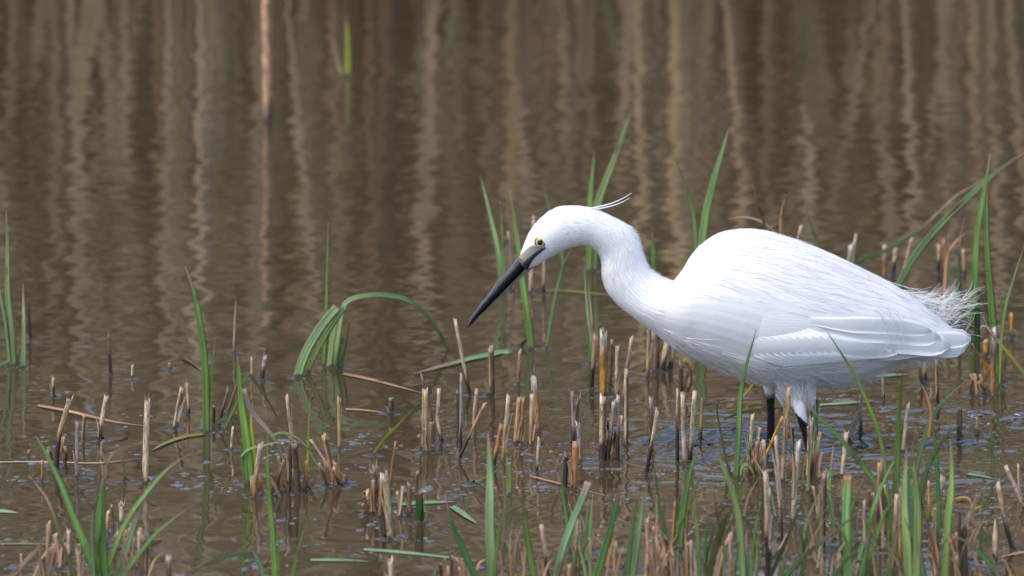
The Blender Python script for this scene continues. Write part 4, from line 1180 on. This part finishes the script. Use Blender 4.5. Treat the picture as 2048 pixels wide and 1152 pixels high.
tuft('pale green leaves with tan broken tips, leaning right at lower right', [
    ([(1826, 1075), (1833, 940), (1848, 876), (1869, 826), (1901, 790), (1931, 763)], 12, BLUE, D(tipf=.22, yaw=0, tipc=PINK)), ([(1832, 1135), (1840, 990), (1858, 926), (1891, 872), (1920, 850)], 14, BLUE, D(tipf=.14, tipc=PINK)),
    ([(1878, 1070), (1876, 990), (1871, 901), (1864, 838)], 12, GREEN), ([(1856, 800), (1862, 790), (1862, 770)], 4, PINK, D(emerge=False, tipf=0)), ([(1856, 880), (1862, 830), (1855, 795), (1843, 768)], 5, TAN, D(emerge=False, tipf=0))], base=(1830, 1135))
tuft('big foreground sedge tuft of broad blades at lower right', [
    ([(1817, 1152), (1813, 1060), (1811, 980), (1812, 895)], 22, BLUE, D(tipf=.16, yaw=.1)), ([(1834, 1152), (1835, 1060), (1834, 990), (1826, 910)], 19, BLUE, D(tipf=.12, tipc=RUST, yaw=-.1)),
    ([(1826, 1152), (1824, 1080), (1822, 960)], 16, PALEG), ([(1852, 1165), (1838, 1100), (1818, 1060), (1806, 1030)], 10, GREEN)], base=(1825, 1152))
tuft('sharp green blade with brown tip right of the diagonal one', [([(1716, 1125), (1744, 1026), (1772, 955), (1803, 895)], 11, GREEN, D(tipf=.18))])
tuft('yellow green blade with frayed tan tip at lower right', [([(1724, 1152), (1751, 1080), (1769, 1026), (1790, 996)], 13, BRIGHT, D(tipf=.16, tipc=PINK))])
tuft('broad dark green blade with brown blunt tip below near leg', [([(1697, 1152), (1694, 1062), (1696, 950)], 19, GREEN, D(tipf=.1, tipc=RUST, cut=True, yaw=.1))])
tuft('olive blade with brown tip among the lower stems', [([(1545, 1140), (1576, 1072), (1597, 1019), (1623, 967)], 11, OLIVE, D(tipf=.22, tipc=RUST))])
tuft('blue green foreground blades below the far leg, out of focus', [
    ([(1486, 1152), (1480, 1060), (1468, 990), (1447, 935), (1436, 905)], 16, BLUE, D(yaw=.1)), ([(1497, 1152), (1492, 1100), (1494, 1060)], 12, PALEG, D(tipf=.5, tipc=PINK)), ([(1502, 1152), (1507, 1080), (1522, 1003)], 9, GREEN)])
tuft('blurred olive blade leaning right at bottom', [([(1418, 1152), (1432, 1090), (1450, 1040), (1472, 1004)], 15, OLIVE, D(tipf=.1))])
tuft('pale green leaf with long tan tip slanting up right at bottom', [([(1570, 1152), (1611, 1108), (1661, 1069), (1722, 1022)], 16, PALEG, D(tipf=.5, tipc=PINK)), ([(1596, 1152), (1606, 1130), (1612, 1100)], 12, GREEN)])
tuft('short green leaf slanting right at the bottom edge', [([(1668, 1152), (1690, 1122), (1718, 1098)], 14, GREEN, D(tipf=.25, tipc=PINK))])
tuft('short bright yellow green leaf among the lower right stems', [([(1853, 1045), (1860, 1010), (1872, 965)], 9, LIME, D(tipf=.1, tipc=RUST))])
tuft('olive green blade with thin tip right of the big tuft', [([(1890, 1152), (1897, 1044), (1903, 972), (1901, 880)], 19, GREEN, D(tipf=.08, yaw=.2))])
tuft('blade bending left with dead tip near the bottom right corner', [([(2000, 1152), (1969, 1115), (1941, 1090), (1901, 1068)], 14, GREEN, D(tipf=.42, tipc=TIPB))])
tuft('pale dead leaf loops at lower right', [([(1915, 1090), (1927, 1062), (1950, 1053), (1977, 1042)], 7, PALE, D(tipf=0, lean=0)), ([(1912, 1085), (1930, 1045), (1950, 1018), (1968, 1010)], 8, TAN, D(tipf=0, lean=0)),
    ([(1926, 1060), (1940, 1035), (1952, 1005), (1965, 975)], 7, PINK, D(tipf=0, emerge=False)), ([(1945, 1020), (1940, 1000), (1925, 994), (1906, 998)], 4, TAN, D(tipf=0, emerge=False))], cat='dead leaf', name='dead_leaf')
tuft('single upright thin green blade standing alone at right', [([(1985, 956), (1983, 883), (1979, 811)], 7, GREEN, D(tipf=.02))])
tuft('broad blue green blade with faded tip left of bottom centre', [([(984, 1152), (981, 1030), (979, 942), (976, 866)], 24, BLUE, D(tipf=.12, tipc=PINK, yaw=0)), ([(990, 1140), (996, 1080), (1005, 1030), (1013, 985)], 10, GREEN)])
tuft('folded green leaves low behind the broad blue green blade', [([(1015, 990), (1014, 940), (1012, 880)], 8, BLUE, D(tipf=.02)), ([(1018, 990), (1020, 960), (1018, 925)], 9, PALEG, D(cut=True, tipf=0)),
    ([(945, 968), (960, 962), (985, 946), (1013, 928)], 9, GREEN, D(tipf=0, lean=0))])
tuft('leaning green blade with shrivelled tip left of bottom centre', [([(950, 1152), (927, 1097), (903, 1043), (890, 985)], 17, GREEN, D(tipf=.2, tipc=PINK, yaw=.1))])
tuft('hooked dead leaf right of the broad blue green blade', [([(1008, 1090), (1007, 1042), (1020, 1020), (1040, 1012)], 7, PINK, D(tipf=0, lean=0))], cat='dead leaf', name='dead_leaf')
tuft('wisp of dead pale grass at bottom, left of dark blade', [([(1030, 1152), (1022, 1105), (1014, 1085)], 6, PALE, D(tipf=0)), ([(1026, 1152), (1038, 1110), (1048, 1080)], 8, YELG, D(tipf=.5)), ([(1022, 1152), (1020, 1110), (1028, 1080)], 6, TAN, D(tipf=0))], cat='dry grass', name='dry_grass')
tuft('dark green blade with brown tip at bottom centre', [([(1068, 1152), (1055, 1080), (1047, 1017), (1047, 952)], 18, GREEN, D(tipf=.16, tipc=OLIVE, yaw=0))])
tuft('green blade cut square with a pink end at bottom centre', [([(1113, 1152), (1123, 1105), (1147, 1042), (1165, 1000), (1177, 964)], 15, PALEG, D(cut=True, tipf=.14, tipc=PINK, yaw=.1))])
tuft('narrow faded tip blade left of the square cut one', [([(1142, 1100), (1134, 1042), (1125, 980), (1117, 915)], 10, GREEN, D(tipf=.16, tipc=TIPB))])
tuft('broad leaning blade with pale blunt tip at bottom centre', [([(1194, 1152), (1212, 1092), (1227, 1030), (1237, 970)], 20, GREEN, D(tipf=.15, tipc=PINK, yaw=0)), ([(1172, 1125), (1180, 1055), (1186, 988)], 10, GREEN)])
tuft('twin blades leaning right at bottom, right of the blunt one', [([(1254, 1152), (1262, 1067), (1278, 988)], 13, GREEN), ([(1265, 1152), (1275, 1080), (1285, 1017), (1297, 960)], 15, BLUE, D(tipf=.12))])
tuft('sharp green blade leaning left below the long pale stick', [([(1337, 1090), (1320, 1017), (1309, 925)], 12, GREEN, D(tipf=.02)), ([(1362, 1135), (1335, 1080), (1314, 1058)], 7, GREEN)])
tuft('bright green two blade tuft below the ripples', [([(1362, 1100), (1365, 1030), (1380, 942), (1400, 898)], 14, GREEN, D(tipf=.03)), ([(1371, 1060), (1373, 1030), (1385, 985), (1405, 947)], 11, OLIVE, D(tipf=.06))])
tuft('thin green blade right of the bright two blade tuft', [([(1399, 1152), (1392, 1030), (1387, 985)], 10, GREEN, D(tipf=.05))])
tuft('flat tan dead leaf at bottom, left of the bright tuft', [([(1358, 1115), (1322, 1085), (1277, 1063)], 12, PINK, D(tipf=0, lean=0))], cat='dead leaf', name='dead_leaf')
tuft('dark mossy stump in the clump left of centre', [([(842, 1046), (840, 1015), (838, 985)], 16, DARKG, D(cut=True, tipf=.2, tipc=BROWN)), ([(850, 1046), (846, 1020), (845, 1000)], 12, GREEN, D(tipf=0)), ([(836, 1046), (842, 1020), (850, 995)], 8, DARKG, D(tipf=0)), ([(848, 1048), (853, 1030), (856, 1018)], 8, OLIVE)], cat='moss', name='mossy_stump')
tuft('green sheath blades inside the mossy stem cluster', [([(779, 1002), (780, 975), (782, 955)], 7, GREEN), ([(731, 1005), (730, 985), (726, 972)], 7, BRIGHT), ([(770, 1000), (765, 960), (758, 945)], 8, GREEN)])
tuft('dark folded leaf sticking up at the foot of the tall bill blade', [([(1040, 694), (1048, 682), (1058, 676)], 12, OLIVE, D(tipf=.3, tipc=BROWN, lean=0)), ([(1058, 692), (1072, 690), (1084, 692)], 6, GREEN, D(lean=0))], cat='leaf', name='folded_leaf')
tuft('dark green bent leaf behind the tall left blade foot', [([(428, 852), (445, 838), (462, 833), (485, 845)], 9, DARKG, D(lean=0)), ([(446, 862), (462, 830), (478, 795), (486, 770)], 5, GREEN, D(lean=0))], cat='leaf', name='bent_leaf')
tuft('broad dark water reflection built as a blade right behind the rump plumes', [([(1953, 706), (1955, 665), (1955, 612)], 13, DARKG, D(cut=True, tipf=0))], cat='leaf', name='dark_reflection')  # blade added to stand for a broad dark reflection on the water


def fine_grass(label, x0, x1, y, hmin, hmax, n, cols, seed, lean=22):
    r = random.Random(seed); bl = []
    for k in range(n):
        x = r.uniform(x0, x1); h = r.uniform(hmin, hmax); dx = r.gauss(0, lean)
        yy = y + r.uniform(-14, 6)
        bl.append(([(x, yy), (x + dx * .3, yy - h * .5), (x + dx, yy - h)], r.uniform(4.5, 8.5), r.choice(cols), D(tipf=r.uniform(.05, .5), tipc=r.choice((PINK, TIPB, STRAW)))))
    tuft(label, bl, cat='grass tuft', name='wispy_tuft', group='fine grass along the near edge', base=((x0 + x1) / 2, y))
DRY = (PINK, TAN, STRAW, PALE); MIXG = (GREEN, PALEG, STRAW, PINK, OLIVE)
fine_grass('wispy dry grass at bottom, under the leaning shrivelled blade', 890, 960, 1150, 20, 60, 6, DRY, 1)
fine_grass('fine mixed grass between the broad blue green and dark blades', 995, 1050, 1148, 40, 95, 7, MIXG, 2)
fine_grass('fine dry grass left of the square cut blade at bottom', 1076, 1120, 1150, 30, 80, 6, DRY, 3)
fine_grass('fine mixed grass right of the square cut blade at bottom', 1140, 1190, 1148, 40, 110, 7, MIXG, 4)
fine_grass('dry wisps between blunt blade and twin blades at bottom', 1205, 1250, 1150, 20, 75, 6, DRY, 5)
fine_grass('thick straw coloured litter right of the twin blades', 1285, 1345, 1150, 30, 95, 11, DRY, 6)
fine_grass('fine straw litter under the bright two blade tuft', 1345, 1405, 1150, 30, 90, 10, DRY + (GREEN,), 7)
fine_grass('fine mixed grass left of the blue green foreground blades', 1430, 1475, 1152, 40, 110, 6, MIXG, 8)
fine_grass('fine grass between blue green blades and pale tipped leaf', 1500, 1570, 1150, 40, 120, 9, MIXG, 9)
fine_grass('dry litter around the foot of the thick split stump', 1600, 1680, 1150, 20, 70, 10, DRY, 10)
fine_grass('fine green and dry grass right of the brown blunt blade', 1700, 1760, 1150, 40, 130, 9, MIXG, 11)
fine_grass('fine mixed grass at the foot of the big sedge tuft', 1770, 1850, 1152, 50, 150, 10, MIXG, 12)
fine_grass('dark dry litter right of the big sedge tuft', 1855, 1945, 1148, 30, 110, 12, DRY + (BROWN, DARK), 13)
fine_grass('thin wisps in the bottom right corner', 1950, 2048, 1150, 20, 70, 6, DRY, 14)
fine_grass('thin dry wisps among the stubs at bottom left', 60, 180, 1150, 25, 80, 8, DRY, 15)
fine_grass('fine wisps right of the left foreground sedge', 235, 300, 1148, 30, 85, 7, DRY + (GREEN,), 16)
fine_grass('slender green blades standing around the near leg', 1560, 1665, 985, 60, 150, 6, (GREEN, OLIVE, PALEG), 17)
fine_grass('slender mixed blades behind the big sedge tuft', 1800, 1890, 1010, 60, 150, 6, (GREEN, BLUE, STRAW), 18)
fine_grass('thin green blades in front of the ochre stick and far leg', 1470, 1560, 1040, 70, 170, 7, (GREEN, PALEG, OLIVE, PINK), 19, 26)
fine_grass('thin green and straw blades left of the thick split stump', 1580, 1640, 1120, 80, 170, 8, MIXG, 20, 26)
fine_grass('thin green blades right of the thick split stump', 1660, 1720, 1090, 70, 160, 7, (GREEN, GREEN, PALEG, STRAW), 21, 26)
fine_grass('thin overlapping blades left of the smooth tan stem', 1735, 1790, 1100, 70, 180, 8, MIXG, 22, 26)
fine_grass('thin overlapping blades right of the olive blade', 1895, 1965, 1120, 60, 150, 8, MIXG, 23, 30)
fine_grass('thin green blades right of the thin green blade at bottom', 1405, 1450, 1135, 60, 150, 7, (GREEN, PALEG, OLIVE), 24, 24)
fine_grass('straw and green wisps left of the blunt tipped blade', 1150, 1200, 1110, 50, 120, 6, MIXG, 25, 22)
fine_grass('straw wisps and green blades right of the sharp left leaning blade', 1300, 1360, 1120, 50, 130, 8, MIXG, 26, 24)

def broken_straw(label, x0, x1, y, hmin, hmax, n, seed):
    r = random.Random(seed); bl = []
    for k in range(n):
        x = r.uniform(x0, x1); h = r.uniform(hmin, hmax); dx = r.gauss(0, 9)
        yy = y + r.uniform(-10, 6)
        bl.append(([(x, yy), (x + dx * .5, yy - h * .5), (x + dx + r.gauss(0, 4), yy - h)], r.uniform(3.5, 7.5), r.choice((RUST, BROWN, TAN, DARK, PALE, TAN)), D(cut=True, basec=DARK, tipf=r.uniform(0, .3), tipc=PALE, fold=.6)))
    tuft(label, bl, cat='broken straw', name='straw_clump', group='clumps of broken brown straw', base=((x0 + x1) / 2, y))
for _l, *_a in [
    ('broken brown straws round the burnt looking pair', 565, 615, 984, 25, 85, 9, 31), ('broken brown straws in the mossy cluster', 725, 800, 1030, 25, 80, 14, 32),
    ('broken straws behind the left foreground sedge', 205, 300, 1100, 20, 60, 12, 33), ('broken straws at bottom left corner', 80, 165, 1130, 20, 70, 9, 34),
    ('small rusty straws at the foot of the forked trio', 652, 690, 972, 18, 55, 6, 35), ('short broken straws by the ragged left stem', 100, 130, 930, 20, 60, 5, 36),
    ('broken straws below the trio under the bill tip', 835, 880, 900, 20, 70, 6, 37), ('broken straws round the black wet stump', 1120, 1170, 968, 25, 80, 8, 38),
    ('broken straws round the black footed split reed', 1190, 1245, 915, 25, 90, 8, 39), ('broken straws left of the far leg', 1490, 1530, 950, 25, 90, 6, 40),
    ('broken straws under the belly, in front of near leg', 1570, 1640, 960, 30, 110, 9, 41), ('broken dark straws by the olive blade', 1860, 1935, 1130, 25, 110, 12, 42),
    ('broken straws at the foot of the right sedge', 1940, 1990, 790, 15, 50, 7, 43), ('broken straws round the brown bundle like stem', 1740, 1780, 1070, 30, 110, 7, 44),
    ('broken straws under the twin blades at bottom', 1280, 1340, 1140, 20, 70, 9, 45), ('broken straws at bottom, left of the leaning blade', 860, 940, 1150, 15, 45, 7, 46),
    ('dead straws at the foot of the bright broad tuft', 505, 560, 990, 20, 70, 6, 47)]:
    broken_straw(_l, *_a)

# leaves and straws lying on the water
floater('long pale leaf floating at the bottom, left of centre', [(727, 1100), (790, 1104), (851, 1110), (972, 1125)], 0.010, PALEG, YELG)
floater('slim bluish leaf floating near the bottom edge', [(621, 1120), (680, 1121), (737, 1123)], 0.009, BLUE, tipf=.05)
floater('floating green leaf behind the stout brown reed', [(1022, 706), (1000, 706), (985, 710), (940, 718), (880, 735), (826, 747)], 0.017, BLUE, TIPB, tipf=.5)
floater('long tan straw floating below the arching leaf', [(686, 748), (760, 764), (842, 786)], 0.009, TAN)
floater('short tan straw floating left of the small brown stub', [(691, 819), (730, 821), (772, 826)], 0.006, TAN)
floater('tan leaf floating among the left stubs', [(75, 811), (130, 822), (175, 832), (240, 846), (290, 852)], 0.010, TAN)
floater('long thin yellow leaf floating toward the tall left blade', [(408, 868), (370, 874), (330, 888), (304, 900)], 0.010, YELG, BLUE)
floater('long straight straw lying at the left edge', [(-10, 925), (80, 924), (200, 926), (290, 916)], 0.005, PALE)
floater('pale leaf end floating in from the left edge', [(-12, 1022), (10, 1023), (38, 1026)], 0.013, PALEG)
floater('small green leaf floating right of the leaning blade', [(903, 1013), (928, 1030), (955, 1047)], 0.014, PALEG, tipf=0)
floater('tan straw floating in front of the black stump', [(1060, 952), (1120, 968), (1210, 991)], 0.006, TAN)
floater('pale leaf blade floating under the tail', [(1740, 753), (1780, 751), (1818, 749)], 0.012, BLUE)
floater('long pale leaf floating right of the near leg', [(1640, 810), (1700, 806), (1750, 803)], 0.009, PALEG)
floater('pale leaf pair floating right of the mossy stump', [(800, 1010), (850, 1006), (912, 1003)], 0.013, PALEG, PINK)
floater('thin straw floating in the open water behind the chin', [(1090, 582), (1130, 582), (1240, 592)], 0.006, YELG)
floater('tan straw lying at lower right edge', [(2060, 1104), (2030, 1108), (1990, 1118)], 0.006, TAN)
floater('thin yellow straw floating at bottom left', [(-10, 1088), (60, 1088), (150, 1091)], 0.005, YELG)
floater('brown straw lying in water right of the tall thin pinkish stalk', [(366, 716), (385, 726), (405, 742)], 0.008, BROWN)
floater('green blade floating in the right ripples', [(1935, 948), (1965, 953), (1990, 958)], 0.010, PALEG)
floater('dark curled leaf floating among the left stubs', [(230, 862), (244, 858), (254, 852)], 0.016, DARK, z=0.005)
floater('dark little leaf floating at right, below the ripples', [(1908, 985), (1920, 983), (1937, 986)], 0.016, DARK, z=0.004)

# ------------------------------------------------------------------ water drawn up round every stem, and flecks on the surface
def meniscus_mesh():
    V, F = [], []
    prof = [(0.0, 0.0022), (0.0006, 0.00165), (0.0014, 0.0011), (0.0026, 0.0006), (0.0042, 0.00028), (0.0062, 0.0001), (0.009, -0.0006)]
    sides = 20
    for (x, y, r) in menisci:
        b = len(V); k = random.uniform(0.8, 1.35)
        off = random.uniform(0, 6.28)
        for d, z in prof:
            for s in range(sides):
                a = 2 * math.pi * s / sides
                kk = k * (1 + 0.25 * math.sin(2 * a + off))
                rr = max(r, 0.0012) + d * kk
                V.append((x + rr * math.cos(a), y + rr * math.sin(a), z * kk))
        for i in range(len(prof) - 1):
            for s in range(sides):
                F.append((b + i * sides + s, b + i * sides + (s + 1) % sides, b + (i + 1) * sides + (s + 1) % sides, b + (i + 1) * sides + s))
    o = mk('meniscus', V, F, M_WATER, parent=water)
    o['kind'] = 'stuff'
meniscus_mesh()
M_FILM = plain('surface_film', (0.10, 0.10, 0.10), 0.05, 60, 0.3)
def flecks():
    """low wet domes: flakes of film and leaf scraps that stand a little above the surface"""
    V, F = [], []
    def fleck(x, y, rx, ry, h):
        b = len(V); sides = 10
        off = random.uniform(0, 6.28)
        for (k, z) in ((1.0, -0.0003), (0.8, h * .55), (0.45, h * .92)):
            for s in range(sides):
                a = 2 * math.pi * s / sides
                w = k * (1 + 0.28 * math.sin(3 * a + off) + 0.15 * math.sin(5 * a + 2 * off))
                V.append((x + rx * w * math.cos(a), y + ry * w * math.sin(a), z))
        V.append((x, y, h))
        for i in range(2):
            for s in range(sides):
                F.append((b + i * sides + s, b + i * sides + (s + 1) % sides, b + (i + 1) * sides + (s + 1) % sides, b + (i + 1) * sides + s))
        for s in range(sides):
            F.append((b + 2 * sides + s, b + 2 * sides + (s + 1) % sides, b + 3 * sides))
    zones = [ # px range, row range, count
        (20, 420, 900, 985, 30), (360, 680, 880, 1000, 36), (640, 960, 850, 1010, 55), (930, 1180, 880, 1000, 55), (1180, 1480, 930, 1010, 50),
        (1400, 1600, 930, 990, 30), (1620, 2048, 790, 1000, 150), (1620, 2000, 1000, 1140, 70), (0, 620, 1040, 1150, 26), (620, 1000, 1010, 1150, 22), (0, 700, 690, 880, 16), (1850, 2048, 560, 800, 16)]
    for x0, x1, y0, y1, n in zones:
        for c in range(max(1, n // 5)):
            cx, cy = random.uniform(x0, x1), random.uniform(y0, y1)
            for k in range(9):
                g = ground(cx + random.gauss(0, 26), cy + random.gauss(0, 5))
                r = random.uniform(0.0007, 0.0020) * random.choice((1, 1, 1, 1.8))
                fleck(g.x, g.y, r * random.uniform(1, 1.8), r * random.uniform(.9, 2.2), r * random.uniform(.25, .5))
    o = mk('surface_flecks', V, F, M_FILM)
    tag(o, 'wet flecks of film and plant scraps floating on the brown water', 'flecks', kind='stuff')
flecks()
